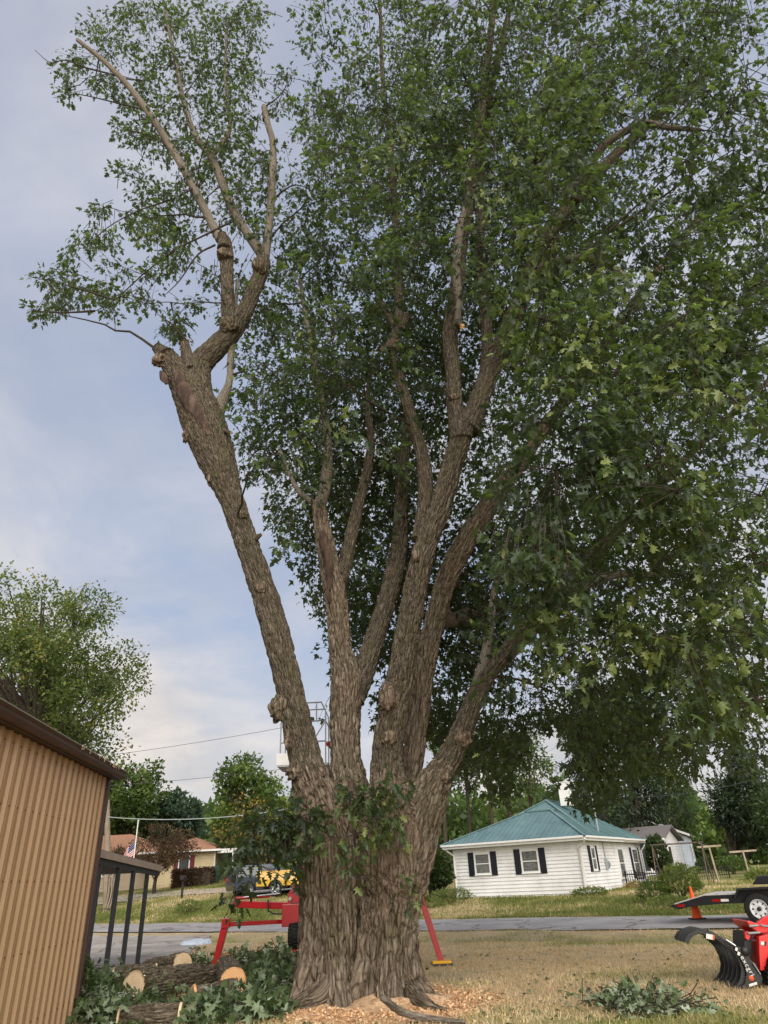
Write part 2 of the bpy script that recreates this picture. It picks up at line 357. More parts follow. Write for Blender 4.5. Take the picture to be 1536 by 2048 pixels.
def far_blades(n, seed):
    r = np.random.default_rng(seed); s = 27.6+20*r.random(n)**1.5; a = -14+62*r.random(n); x = NX*s+TX*a; y = NY*s+TY*a; z = gz(x, y); k = r.random(n)*6.283; b = r.random(n)*6.283
    h = 0.05+0.10*r.random(n)**2; w = 0.03+0.02*r.random(n); g = green_of(x, y)+1.3*fbm(x*0.4, y*0.4, 0, 33, 4)+0.35*r.random(n); c = np.clip((g-0.52)*1.3, 0, 1)*0.8+0.2*r.random(n)
    V = np.zeros((n, 3, 3)); dx, dy = np.cos(k)*w/2, np.sin(k)*w/2
    V[:, 0] = np.stack([x-dx, y-dy, z-0.01], 1); V[:, 1] = np.stack([x+dx, y+dy, z-0.01], 1); V[:, 2] = np.stack([x+np.cos(b)*h*0.6, y+np.sin(b)*h*0.6, z+h], 1)
    tag(link('verge_grass', mesh_np('verge_grass', V, np.arange(n*3).reshape(n, 3), {'rnd': ('FLOAT', np.repeat(c, 3))}), None, [M_GRASS]), 'longer green and straw grass on the yards beyond the road', 'grass', kind='stuff')
far_blades(170000, 8)
# ================================================================== BARK AND LEAF TOOLS
def barkmat(name, cols, sc=1.0, moss=None, bump=0.9):
    mt = bpy.data.materials.new(name); mt.use_nodes = True; nt = mt.node_tree; N = nt.nodes; L = nt.links; b = N['Principled BSDF']
    b.inputs['Roughness'].default_value = 0.93; b.inputs['Specular IOR Level'].default_value = 0.15
    a = N.new('ShaderNodeAttribute'); a.attribute_name = 'bc'
    def noise(st, s, det=6, r=0.65, dist=0.0):
        mp = N.new('ShaderNodeMapping'); mp.inputs['Scale'].default_value = st; L.new(a.outputs['Vector'], mp.inputs[0])
        n = N.new('ShaderNodeTexNoise'); n.inputs['Scale'].default_value = s; n.inputs['Detail'].default_value = det; n.inputs['Roughness'].default_value = r; n.inputs['Distortion'].default_value = dist
        L.new(mp.outputs[0], n.inputs['Vector']); return n.outputs['Fac']
    def ramp(f, stops):
        r = N.new('ShaderNodeValToRGB'); L.new(f, r.inputs[0]); e = r.color_ramp.elements
        while len(e) < len(stops): e.new(0.5)
        for q, (p, c) in zip(e, stops): q.position = p; q.color = (*c, 1)
        return r.outputs[0]
    f1 = noise((1, 1, 0.13), 24*sc, 9, 0.78, 0.35); f2 = noise((1, 1, 0.5), 1.6, 5); f3 = noise((1, 1, 0.6), 2.3*sc, 4)
    base = ramp(f1, [(0.34, cols[0]), (0.49, cols[1]), (0.64, cols[2])])
    m1 = N.new('ShaderNodeMixRGB'); L.new(ramp(f2, [(0.46, (0,)*3), (0.68, (0.62,)*3)]), m1.inputs[0]); L.new(base, m1.inputs[1]); m1.inputs[2].default_value = (*cols[3], 1)
    last = m1
    if moss:
        m2 = N.new('ShaderNodeMixRGB'); L.new(ramp(f3, [(0.46, (0,)*3), (0.66, (0.45,)*3)]), m2.inputs[0]); L.new(m1.outputs[0], m2.inputs[1]); m2.inputs[2].default_value = (*moss, 1); last = m2
    L.new(last.outputs[0], b.inputs['Base Color'])
    mpv = N.new('ShaderNodeMapping'); mpv.inputs['Scale'].default_value = (1, 1, 0.22); L.new(a.outputs['Vector'], mpv.inputs[0])
    wob = N.new('ShaderNodeTexNoise'); wob.inputs['Scale'].default_value = 7*sc; wob.inputs['Detail'].default_value = 3; L.new(mpv.outputs[0], wob.inputs['Vector'])
    mxv = N.new('ShaderNodeMixRGB'); mxv.blend_type = 'ADD'; mxv.inputs[0].default_value = 0.12; L.new(mpv.outputs[0], mxv.inputs[1]); L.new(wob.outputs['Color'], mxv.inputs[2])
    vo = N.new('ShaderNodeTexVoronoi'); vo.feature = 'DISTANCE_TO_EDGE'; vo.inputs['Scale'].default_value = 15*sc; L.new(mxv.outputs[0], vo.inputs['Vector'])
    vr = ramp(vo.outputs['Distance'], [(0.0, (0,)*3), (0.16, (0.8,)*3), (0.5, (1,)*3)])
    bv = N.new('ShaderNodeBump'); bv.inputs['Strength'].default_value = 1.0; bv.inputs['Distance'].default_value = 0.05*bump/sc; L.new(vr, bv.inputs['Height'])
    bp = N.new('ShaderNodeBump'); bp.inputs['Strength'].default_value = bump; bp.inputs['Distance'].default_value = 0.03; L.new(bv.outputs[0], bp.inputs['Normal'])
    L.new(noise((1, 1, 0.12), 30*sc, 8, 0.72, 0.4), bp.inputs['Height']); L.new(bp.outputs[0], b.inputs['Normal'])
    MATS[name] = mt; return mt
M_BARK = barkmat('maple_bark', [S_(42, 35, 29), S_(104, 92, 77), S_(150, 138, 121), S_(128, 106, 91)], 1.0, S_(90, 86, 58))
M_BARK2 = barkmat('maple_limb_bark', [S_(38, 33, 28), S_(88, 79, 67), S_(134, 123, 108), S_(96, 86, 71)], 1.5, S_(92, 88, 60), 1.0)
M_BARK3 = barkmat('smooth_branch_bark', [S_(84, 77, 68), S_(116, 107, 95), S_(138, 129, 116), S_(96, 89, 77)], 2.0, None, 0.4)
M_TWIG = barkmat('twig_bark', [S_(46, 41, 35), S_(66, 59, 50), S_(84, 76, 65), S_(60, 54, 44)], 2.0, None, 0.3)
M_DARKB = barkmat('far_bark', [S_(52, 46, 40), S_(72, 64, 54), S_(92, 84, 72), S_(66, 60, 48)], 1.0, None, 0.6)
M_CUT = mat('cut_wood', [S_(214, 168, 112), S_(226, 186, 134), S_(196, 148, 96)], 9, 0.8, 0.3, 40)
M_OLDCUT = mat('old_cut_wood', [S_(176, 156, 128), S_(150, 130, 106), S_(190, 172, 146)], 12, 0.9, 0.3, 40)
M_ROT = mat('rotten_heartwood', [S_(30, 22, 18), S_(64, 50, 42), S_(100, 82, 70)], 7, 0.95, 0.8, 22, (1, 1, 0.3))

def crom(P_, n):
    P_ = np.asarray(P_, float); k = len(P_); Q = np.vstack([2*P_[0]-P_[1], P_, 2*P_[-1]-P_[-2]])
    t = np.linspace(0, k-1-1e-6, n); i = t.astype(int); f = (t-i)[:, None]
    p0, p1, p2, p3 = Q[i], Q[i+1], Q[i+2], Q[i+3]
    return 0.5*((2*p1)+(-p0+p2)*f+(2*p0-5*p1+4*p2-p3)*f**2+(-p0+3*p1-3*p2+p3)*f**3)
def frames(C_):
    T = np.gradient(C_, axis=0); T /= np.linalg.norm(T, axis=1)[:, None]+1e-9
    U = np.zeros_like(T); u = np.cross(T[0], [0, 1, 0.0]); u = u/np.linalg.norm(u)   # seam faces away
    u = np.cross(u, T[0])
    for i in range(len(T)):
        u = u-T[i]*(u @ T[i]); u = u/np.linalg.norm(u); U[i] = u
    return T, U, np.cross(T, U)
def bark_tube(pts, rads, seg, dl, amp=0.02, seed=0, flare=0.0, cap=True, ring=0.0, lump=0.06, cell=0.075):
    """continuous limb with furrowed bark relief; returns V, F, bc"""
    pts = np.asarray(pts, float); L_ = np.sum(np.linalg.norm(np.diff(pts, axis=0), axis=1)); n = max(4, int(L_/dl))
    D = crom(np.column_stack([pts, rads]), n); C_ = D[:, :3]; R = np.maximum(D[:, 3], 0.004)
    T, U, W_ = frames(C_); s = np.concatenate([[0], np.cumsum(np.linalg.norm(np.diff(C_, axis=0), axis=1))])
    th = np.linspace(0, 2*np.pi, seg, endpoint=False); ct, st = np.cos(th), np.sin(th)
    RR = R[:, None]*np.ones(seg)[None]
    if flare:
        z = C_[:, 2][:, None]; lob = 0.5+0.5*np.cos(5*th+seed+0.7*np.sin(2*th+seed))[None]
        RR = RR*(1+flare*np.exp(-np.maximum(z, 0)/0.28)*(0.35+1.2*lob**2)+0.10*np.exp(-np.maximum(z, 0)/1.2)*(lob-0.3))
    bx, by, bz = R[:, None]*ct, R[:, None]*st, s[:, None]*np.ones(seg)[None]
    o = seed*7.31
    RR = RR*(1+lump*2*(fbm(bx*2.2+o, by*2.2, bz*0.8, seed, 2)-0.5))
    if amp:
        wx = (fbm(bx*5+o, by*5, bz*2, seed+40, 2)-0.5)*0.06
        n1 = vn((bx+wx)/cell+o, (by+wx)/cell, bz/(cell*4.2), seed+3); n2 = vn((bx-wx)/cell*2.1+o, by/cell*2.1, bz/(cell*7), seed+9)
        rid = 1-np.abs(2*n1-1); rid2 = 1-np.abs(2*n2-1); brk = vn(bx*9+o, by*9, bz/0.06, seed+14)
        RR = RR+amp*(0.25-1.15*rid**3-0.55*rid2**3+0.3*(brk-0.5))
    V = C_[:, None]+RR[..., None]*(ct[None, :, None]*U[:, None]+st[None, :, None]*W_[:, None])
    i = np.arange(n-1)[:, None]*seg; j = np.arange(seg)[None]; j2 = (j+1) % seg
    F = np.stack([i+j, i+j2, i+seg+j2, i+seg+j], -1).reshape(-1, 4); bc = np.stack([bx, by, bz], -1).reshape(-1, 3); V = V.reshape(-1, 3)
    if cap:                                       # rounded ends
        k = len(V); V = np.vstack([V, C_[0]-T[0]*R[0]*0.1]); bc = np.vstack([bc, [0, 0, 0]])
        F = np.vstack([F, np.stack([j2[0], j[0], np.full(seg, k), np.full(seg, k)], 1)])
        k = len(V); V = np.vstack([V, C_[-1]+T[-1]*R[-1]*0.25]); bc = np.vstack([bc, [0, 0, s[-1]]]); b0 = (n-1)*seg
        F = np.vstack([F, np.stack([b0+j[0], b0+j2[0], np.full(seg, k), np.full(seg, k)], 1)])
    return V, F, bc
def joined(parts):
    V = []; F = []; B = []; k = 0
    for v, f, b in parts: V.append(v); F.append(f+k); B.append(b); k += len(v)
    return np.vstack(V), np.vstack(F), np.vstack(B)
def fixF(F):                                      # quads with a doubled last index -> keep quads and tris apart
    return F
def bark_obj(name, VFB, m_, parent):
    V, F, B = VFB; tri = F[:, 2] == F[:, 3]
    # build with quads, then tris as degenerate-free fan
    me = bpy.data.meshes.new(name); Q = F[~tri]; Tt = F[tri][:, :3]
    loops = np.concatenate([Q.ravel(), Tt.ravel()]).astype(np.int32); st = np.concatenate([np.arange(len(Q))*4, len(Q)*4+np.arange(len(Tt))*3]).astype(np.int32)
    me.vertices.add(len(V)); me.vertices.foreach_set('co', V.astype(np.float32).ravel()); me.loops.add(len(loops)); me.loops.foreach_set('vertex_index', loops)
    me.polygons.add(len(st)); me.polygons.foreach_set('loop_start', st)
    try: me.polygons.foreach_set('loop_total', np.concatenate([np.full(len(Q), 4), np.full(len(Tt), 3)]).astype(np.int32))
    except Exception: pass
    me.polygons.foreach_set('use_smooth', np.ones(len(st), bool))
    at = me.attributes.new('bc', 'FLOAT_VECTOR', 'POINT'); at.data.foreach_set('vector', B.astype(np.float32).ravel())
    me.update(calc_edges=True); me.validate()
    return link(name, me, parent, [m_])
def burl(c, r, seed, sq=(1, 1, 1), amp=0.35, n=22):
    u = np.linspace(0, np.pi, n); v = np.linspace(0, 2*np.pi, 2*n, endpoint=False); U_, V_ = np.meshgrid(u, v, indexing='ij')
    d = np.stack([np.sin(U_)*np.cos(V_), np.sin(U_)*np.sin(V_), np.cos(U_)], -1)
    k = 1+amp*2.2*(fbm(d[..., 0]*2.5+seed, d[..., 1]*2.5, d[..., 2]*2.5, seed, 4)-0.5)+0.25*(fbm(d[..., 0]*7+seed, d[..., 1]*7, d[..., 2]*5, seed+2, 3)-0.5)
    V = np.asarray(c)+r*k[..., None]*d*np.asarray(sq); m_ = 2*n
    i = np.arange(n-1)[:, None]*m_; j = np.arange(m_)[None]; F = np.stack([i+j, i+(j+1) % m_, i+m_+(j+1) % m_, i+m_+j], -1).reshape(-1, 4)
    return V.reshape(-1, 3), F, (d*r+seed).reshape(-1, 3)
# leaf outlines: (side, along, lift)
def _mk(half, z):
    pts = [(0, 0.0)]+half+[(0, 1.0)]+[(-x, y) for x, y in half[::-1]]; V = [(0, 0.42, 0.05)]+[(x, y, z(x, y)) for x, y in pts]; n = len(pts)
    return np.array(V, float), np.array([(0, 1+i, 1+(i+1) % n) for i in range(n)])
_z = lambda x, y: -0.34*abs(x)**1.3-0.22*max(0, y-0.45)**1.5
LEAF5 = _mk([(0.10, 0.08), (0.34, -0.02), (0.19, 0.25), (0.56, 0.40), (0.17, 0.46), (0.23, 0.72)], _z)
LEAF5B = _mk([(0.08, 0.12), (0.27, 0.10), (0.12, 0.32), (0.42, 0.56), (0.11, 0.52), (0.15, 0.78)], lambda x, y: 0.42*abs(x)**1.2-0.5*max(0, y-0.35)**1.6)
LEAF3 = (np.array([(0, 0, 0), (0.5, 0.32, -0.12), (0.15, 0.45, 0.0), (0, 1, -0.12), (-0.15, 0.45, 0.0), (-0.5, 0.32, -0.12)]), np.array([(0, 1, 2), (0, 2, 4), (2, 3, 4), (0, 4, 5)]))
LEAFQ = (np.array([(0, 0, 0), (0.32, 0.45, -0.06), (0, 1, -0.1), (-0.32, 0.45, -0.06)]), np.array([(0, 1, 2), (0, 2, 3)]))
LEAFN = (np.array([(0, 0, 0), (0.14, 0.5, -0.03), (0, 1, -0.1), (-0.14, 0.5, -0.03)]), np.array([(0, 1, 2), (0, 2, 3)]))
def nrmz(a): return a/(np.linalg.norm(a, axis=-1, keepdims=True)+1e-9)
def leaves(pos, fwd, nrm, size, rnd, tm):
    tv, tf = tm; fwd = nrmz(fwd); nrm = nrmz(nrm-fwd*np.sum(nrm*fwd, 1)[:, None]); sd = np.cross(fwd, nrm); n = len(pos); K = len(tv)
    V = pos[:, None]+size[:, None, None]*(tv[None, :, 0:1]*sd[:, None]+tv[None, :, 1:2]*fwd[:, None]+tv[None, :, 2:3]*nrm[:, None])
    F = (np.arange(n)[:, None, None]*K+tf[None]).reshape(-1, 3)
    return V.reshape(-1, 3), F, np.repeat(rnd, K)
def leaf_join(L_):
    V = []; F = []; R = []; k = 0
    for v, f, r in L_: V.append(v); F.append(f+k); R.append(r); k += len(v)
    return np.vstack(V), np.vstack(F), np.concatenate(R)
def leaf_obj(name, VFR, m_, parent, kind='stuff'):
    V, F, R = VFR; return tag(link(name, mesh_np(name, V, F, {'rnd': ('FLOAT', R)}), parent, [m_]), kind=kind)
def inpoly(x, y, poly):
    p = np.asarray(poly, float); r = np.zeros(len(x), bool); j = len(p)-1
    for i in range(len(p)):
        c = ((p[i, 1] > y) != (p[j, 1] > y)) & (x < (p[j, 0]-p[i, 0])*(y-p[i, 1])/(p[j, 1]-p[i, 1]+1e-9)+p[i, 0]); r ^= c; j = i
    return r
# ================================================================== THE BIG MAPLE
tree = thing('silver_maple_tree', 'huge many-stemmed maple with furrowed trunk and pruned leaning limbs towering over the lawn', 'tree', (-0.35, 11.6, 0))
TOFF = np.array([-0.35, 11.6, 0])
def spec(L_, dflt=None):
    pts = []; r = []
    for x, y, w, Yd in L_:
        p = P(x, y, Yd); pts.append(p); r.append(wid(w, p)/2)
    return np.array(pts), np.array(r)
NODES = []                                       # skeleton points that carry branches
def limb(name, L_, seg, dl, amp, seed, m_, flare=0, lump=0.05, cell=0.07, nodes=True, parent=None):
    pts, r = spec(L_); vfb = bark_tube(pts-TOFF, r, seg, dl, amp, seed, flare, True, 0, lump, cell)
    if nodes:
        d = crom(np.column_stack([pts, r]), 40); NODES.append(d)
    return vfb
# fused base: left lobe, right lobe, back lobe
lobes = [limb('a', [(661, 2022, 146, 11.55), (661, 1960, 136, 11.55), (661, 1880, 130, 11.55), (660, 1780, 126, 11.5), (656, 1690, 128, 11.45), (640, 1620, 104, 11.4), (622, 1560, 80, 11.35), (606, 1500, 54, 11.3)], 300, 0.014, 0.060, 1, M_BARK, 0.46, 0.08, 0.062, False),
         limb('b', [(776, 2022, 140, 11.5), (772, 1960, 124, 11.5), (773, 1880, 120, 11.5), (777, 1790, 132, 11.5), (779, 1710, 154, 11.45), (782, 1640, 136, 11.45), (778, 1580, 92, 11.35), (775, 1510, 54, 11.3)], 300, 0.014, 0.060, 2, M_BARK, 0.46, 0.08, 0.062, False),
         limb('c', [(720, 2015, 120, 12.05), (718, 1900, 112, 12.05), (714, 1780, 104, 12.0), (706, 1680, 98, 11.9), (698, 1590, 92, 11.85), (692, 1510, 56, 11.9)], 220, 0.018, 0.05, 3, M_BARK, 0.3, 0.06, 0.06, False),
         limb('d', [(800, 1800, 90, 11.5), (822, 1700, 104, 11.5), (842, 1630, 92, 11.5), (868, 1570, 70, 11.55), (896, 1520, 42, 11.6)], 200, 0.014, 0.05, 4, M_BARK, 0, 0.07, 0.06, False)]
bark_obj('trunk', joined(lobes), M_BARK, tree)
# roots creeping out of the flare
for k, (a, b, c, w) in enumerate([((815, 1975), (850, 2012), (900, 2026), 40), ((640, 1990), (596, 2010), (560, 2024), 46)]):
    q = [G(*a, 0.16), G(*b, 0.07), G(*c, 0.0)]; r = [wid(w, q[0])/2, wid(w, q[0])/2.6, 0.03]
    q = [q[0]+(q[0]-q[1])*0.3+np.array([0, 0.1, 0.12])]+q; r = [r[0]*1.1]+r
    bark_obj('root', bark_tube(np.array(q)-TOFF, r, 40, 0.02, 0.012, 20+k, 0, True, 0, 0.1, 0.05), M_BARK, tree)
LIMBS = {
 'S1': ([(660, 1720, 70, 11.5), (644, 1640, 92, 11.42), (622, 1560, 102, 11.35), (606, 1500, 94, 11.3), (584, 1400, 82, 11.25), (560, 1300, 80, 11.2), (533, 1200, 80, 11.2), (498, 1100, 70, 11.15), (463, 1000, 73, 11.1), (432, 915, 82, 11.1), (408, 850, 92, 11.1), (388, 800, 84, 11.1), (362, 755, 62, 11.05), (340, 722, 46, 11.0), (332, 708, 38, 11.0)], 130, 0.022, 0.018, 11),
 'S1b': ([(415, 850, 70, 11.15), (398, 790, 70, 11.15), (398, 735, 62, 11.15), (428, 700, 56, 11.15), (465, 662, 50, 11.2), (492, 618, 42, 11.25), (512, 570, 36, 11.3), (527, 532, 34, 11.3), (522, 500, 26, 11.3)], 80, 0.025, 0.014, 12),
 'S1c': ([(458, 668, 40, 11.2), (456, 610, 30, 11.15), (454, 550, 28, 11.1), (452, 505, 32, 11.1), (449, 478, 26, 11.05)], 60, 0.025, 0.012, 13),
 'S2': ([(712, 1740, 60, 11.85), (704, 1660, 78, 11.85), (698, 1590, 92, 11.85), (692, 1510, 80, 11.9), (690, 1430, 84, 12.0), (694, 1360, 86, 12.05), (682, 1300, 62, 12.1), (672, 1200, 58, 12.2), (655, 1110, 52, 12.25), (643, 1050, 44, 12.3), (638, 1008, 36, 12.3)], 100, 0.022, 0.02, 14),
 'S2b': ([(705, 1400, 70, 12.1), (728, 1340, 64, 12.2), (752, 1270, 56, 12.4), (780, 1180, 52, 12.7), (795, 1110, 48, 12.9), (802, 1040, 40, 13.1), (806, 940, 32, 13.3), (818, 830, 24, 13.5)], 80, 0.025, 0.018, 15),
 'S2c': ([(668, 1200, 46, 12.3), (690, 1130, 42, 12.4), (705, 1060, 36, 12.5), (722, 990, 30, 12.6), (736, 930, 28, 12.6), (742, 880, 22, 12.7), (735, 800, 16, 12.8), (745, 720, 12, 12.8)], 60, 0.03, 0.012, 16),
 'S3': ([(782, 1760, 80, 11.5), (783, 1660, 104, 11.45), (778, 1580, 108, 11.35), (775, 1510, 92, 11.3), (789, 1410, 86, 11.2), (808, 1310, 78, 11.1), (826, 1205, 72, 11.0), (846, 1110, 70, 10.9), (882, 1010, 66, 10.85), (908, 920, 62, 10.8), (930, 855, 60, 10.75)], 120, 0.022, 0.02, 17),
 'S3a': ([(922, 880, 56, 10.75), (910, 810, 42, 10.7), (906, 740, 38, 10.7), (900, 670, 38, 10.7), (910, 600, 34, 10.7), (922, 500, 30, 10.7), (938, 400, 27, 10.7), (955, 280, 24, 10.7), (972, 150, 20, 10.7), (985, 30, 16, 10.7), (990, -90, 12, 10.7)], 60, 0.035, 0.012, 18),
 'S3c': ([(935, 860, 56, 10.8), (962, 790, 50, 10.9), (990, 720, 48, 11.0), (1025, 640, 46, 11.1), (1060, 550, 42, 11.2), (1095, 468, 38, 11.3), (1150, 400, 30, 11.4), (1230, 310, 24, 11.5), (1330, 220, 18, 11.7), (1440, 120, 12, 12)], 70, 0.035, 0.014, 19),
 'S3b': ([(838, 1080, 40, 11.2), (850, 1010, 38, 11.3), (848, 930, 36, 11.4), (824, 840, 30, 11.5), (800, 760, 28, 11.5), (782, 700, 28, 11.5), (796, 650, 26, 11.5), (798, 560, 20, 11.6), (790, 430, 17, 11.6), (782, 300, 14, 11.7), (765, 150, 11, 11.8), (760, 0, 8, 11.8)], 50, 0.035, 0.010, 21),
 'S3d': ([(962, 790, 34, 11.0), (975, 700, 30, 11.1), (965, 560, 26, 11.2), (960, 420, 22, 11.3), (968, 260, 20, 11.4), (1000, 100, 16, 11.5), (1030, -20, 12, 11.6)], 50, 0.035, 0.010, 22),
 'S4': ([(800, 1640, 80, 11.9), (822, 1540, 66, 12.0), (838, 1420, 62, 12.1), (850, 1330, 60, 12.2), (870, 1240, 60, 12.3), (895, 1155, 62, 12.35), (930, 1085, 64, 12.4), (968, 1025, 60, 12.5), (1012, 965, 48, 12.6), (1065, 890, 40, 12.8), (1130, 800, 34, 13.0), (1210, 690, 28, 13.3), (1300, 560, 22, 13.6), (1400, 430, 16, 14)], 100, 0.025, 0.02, 23),
 'S5': ([(824, 1700, 60, 11.5), (844, 1630, 78, 11.5), (868, 1570, 88, 11.55), (896, 1520, 80, 11.6), (928, 1455, 70, 11.7), (958, 1380, 58, 11.8), (1000, 1320, 48, 11.9), (1075, 1225, 44, 12.1), (1150, 1150, 40, 12.3), (1230, 1065, 34, 12.5), (1330, 960, 28, 12.8), (1440, 850, 22, 13.2), (1560, 740, 16, 13.6)], 90, 0.025, 0.02, 24),
 'S1d': ([(440, 480, 17, 11.05), (415, 430, 17, 11.0), (385, 370, 16, 10.9), (345, 300, 15, 10.8), (300, 230, 14, 10.7), (255, 170, 12, 10.6), (205, 120, 10, 10.5), (155, 80, 8, 10.4)], 26, 0.05, 0.004, 25),
 'S1e': ([(522, 505, 22, 11.3), (490, 460, 18, 11.35), (462, 410, 18, 11.4), (440, 355, 16, 11.45), (420, 310, 15, 11.5), (390, 270, 12, 11.5), (368, 205, 10, 11.6), (350, 120, 8, 11.6), (330, 20, 6, 11.7)], 26, 0.05, 0.004, 26),
 'S1f': ([(530, 520, 18, 11.3), (538, 450, 16, 11.3), (544, 370, 15, 11.3), (546, 290, 13, 11.3), (536, 250, 12, 11.3), (528, 215, 11, 11.3)], 26, 0.05, 0.004, 27),
 'S1g': ([(425, 310, 11, 11.5), (445, 285, 9, 11.5), (460, 250, 8, 11.5), (450, 150, 6, 11.5), (455, 40, 4, 11.5)], 20, 0.05, 0.003, 28),
 'S1h': ([(428, 838, 34, 11.15), (442, 806, 26, 11.2), (458, 765, 15, 11.2), (462, 710, 14, 11.25), (468, 640, 10, 11.3), (475, 560, 7, 11.4)], 26, 0.04, 0.005, 29),
 'S2d': ([(640, 1010, 26, 12.3), (652, 960, 24, 12.3), (655, 880, 18, 12.35), (640, 780, 14, 12.4), (620, 680, 11, 12.5), (600, 560, 8, 12.6)], 30, 0.05, 0.006, 30),
 'S2e': ([(632, 1010, 12, 12.3), (600, 985, 10, 12.2), (585, 960, 8, 12.2), (560, 900, 6, 12.2)], 20, 0.05, 0.003, 31),
 'S3e': ([(915, 650, 16, 10.3), (918, 600, 16, 10.2), (912, 540, 17, 10.2), (920, 460, 16, 10.2), (930, 415, 11, 10.2)], 30, 0.04, 0.004, 32),
 'S5b': ([(955, 1380, 30, 11.9), (975, 1290, 20, 12.3), (990, 1180, 15, 12.6), (1010, 1080, 11, 12.9)], 24, 0.05, 0.005, 33),
 'S5c': ([(1000, 1320, 36, 12.0), (1060, 1260, 30, 12.8), (1130, 1190, 24, 13.6), (1230, 1150, 18, 14.4), (1330, 1150, 12, 15.2)], 34, 0.05, 0.007, 34),
 'S4b': ([(880, 1200, 34, 12.6), (900, 1240, 30, 13.0), (960, 1220, 24, 13.8), (1040, 1220, 18, 14.8), (1120, 1260, 13, 15.6)], 30, 0.05, 0.007, 35),
 'S3f': ([(1150, 400, 22, 11.2), (1200, 300, 17, 10.4), (1280, 250, 15, 9.8), (1340, 255, 11, 9.2), (1400, 260, 8, 8.8)], 30, 0.05, 0.005, 36),
 'S3g': ([(1060, 550, 26, 11.0), (1130, 520, 20, 10.0), (1200, 520, 15, 9.0), (1260, 560, 10, 8.2)], 30, 0.05, 0.005, 37),
}
SCL = {'S1': 0.69, 'S1b': 0.82, 'S1c': 0.9, 'S2': 0.77, 'S2b': 0.74, 'S2c': 0.72, 'S3': 0.68, 'S3a': 0.82, 'S3c': 0.82, 'S3b': 0.82, 'S3d': 0.85, 'S4': 0.70, 'S5': 0.63}
for nm, (L_, seg, dl, amp, sd) in LIMBS.items():
    L_ = [(x, y, w*(SCL.get(nm, 1.0) if not (nm == 'S1' and y < 930) else 0.92), Y_) for x, y, w, Y_ in L_]
    fine = amp < 0.008
    bark_obj('limb', limb(nm, L_, int(seg*1.3) if not fine else seg, dl*0.8, amp*1.7 if not fine else amp, sd, None, 0, 0.06 if not fine else 0.08, 0.038 if amp > 0.011 else 0.03), M_BARK3 if fine else (M_BARK if nm in ('S2', 'S4') else M_BARK2), tree)
NODES = np.vstack(NODES); ALLN = NODES.copy(); NODES = NODES[NODES[:, 2] > 4.5]
# burls, cut stubs, old scars
def snap(c, k=0.92):
    d = c-ALLN[:, :3]; i = np.argmin(np.linalg.norm(d, axis=1)-ALLN[:, 3]*0.3); v = d[i]; return ALLN[i, :3]+v/(np.linalg.norm(v)+1e-6)*ALLN[i, 3]*k
def knot(px, py, Yd, r, seed, sq=(1, 1, 1), amp=0.4, name='knot', m_=None):
    c = snap(P(px, py, Yd)) if py < 1600 else P(px, py, Yd); bark_obj(name, burl(c-TOFF, r, seed, sq, amp), m_ or M_BARK, tree)
for a in ((540, 1420, 11.1, 0.16, 1, (1, 1, 1.3), 0.75), (575, 1552, 11.0, 0.14, 2, (1, 1, 1), 0.7), (566, 1480, 11.05, 0.09, 3, (0.8, 1, 1.6), 0.6), (415, 965, 10.95, 0.10, 4, (0.8, 1, 1.3), 0.4), (362, 868, 10.9, 0.12, 5, (0.8, 1, 1.5), 0.7), (520, 1165, 10.86, 0.10, 6, (1, 0.6, 1.1), 0.3),
          (486, 1018, 10.82, 0.11, 7, (1, 0.5, 0.8), 0.4), (768, 1392, 10.9, 0.20, 8, (0.75, 0.7, 1.1), 0.5), (778, 1470, 10.87, 0.11, 9, (1, 0.6, 1.0), 0.6), (932, 1480, 11.35, 0.13, 10, (1, 0.8, 1), 0.5), (900, 1555, 11.2, 0.12, 11, (1, 0.8, 0.9), 0.5), (828, 1110, 10.65, 0.09, 12, (1, 1, 1.3), 0.5), (905, 790, 10.5, 0.10, 13, (1, 0.8, 0.7), 0.6), 
          (790, 690, 11.4, 0.14, 16, (1.2, 0.9, 1.2), 0.5), (520, 535, 11.2, 0.17, 17, (1, 1, 1.3), 0.5), (450, 515, 11.0, 0.17, 18, (1, 1, 0.8), 0.5), (460, 660, 11.1, 0.22, 19, (1, 0.8, 1), 0.35), (330, 722, 10.93, 0.16, 20, (1, 0.9, 1), 0.5)):
    knot(*a)
def stub(a, b, r0, r1, seed, cutm=M_OLDCUT, nm='cut_stub'):
    a = np.array(a); b = np.array(b); a2 = snap(a, 0.75); b = b+(a2-a)*0.9; a = a2; o = bark_obj(nm, bark_tube(np.array([a, a*0.6+b*0.4, b])-TOFF, [r0*1.25, r0, r1], 28, 0.02, 0.006, seed, 0, True, 0, 0.06, 0.04), M_BARK2, tree)
    d = Vector(b-a).normalized(); q = d.to_track_quat('Z', 'Y').to_matrix(); n = 20
    vs = [Vector(b-TOFF)+d*(0.26*r1)+q @ Vector((math.cos(t)*r1*1.0, math.sin(t)*r1*1.0, 0.006*math.sin(3*t))) for t in np.linspace(0, 6.283, n, endpoint=False)]+[Vector(b-TOFF)+d*(0.26*r1+0.01)]
    MB().add(vs, [(i, (i+1) % n, n) for i in range(n)]).build('saw_cut', cutm, o)
stub(P(338, 720, 10.98), P(322, 704, 10.95), 0.16, 0.12, 51)
stub(P(380, 742, 11.0), P(371, 688, 10.95), 0.14, 0.10, 52, M_CUT)
stub(P(450, 500, 11.05), P(447, 474, 11.0), 0.13, 0.11, 53)
stub(P(520, 1075, 11.05), P(534, 1066, 11.0), 0.06, 0.03, 54)
stub(P(476, 1165, 11.0), P(464, 1107, 10.9), 0.05, 0.03, 55)
stub(P(790, 650, 11.4), P(758, 600, 11.3), 0.08, 0.05, 56)
stub(P(780, 690, 11.3), P(764, 694, 11.1), 0.09, 0.06, 57)
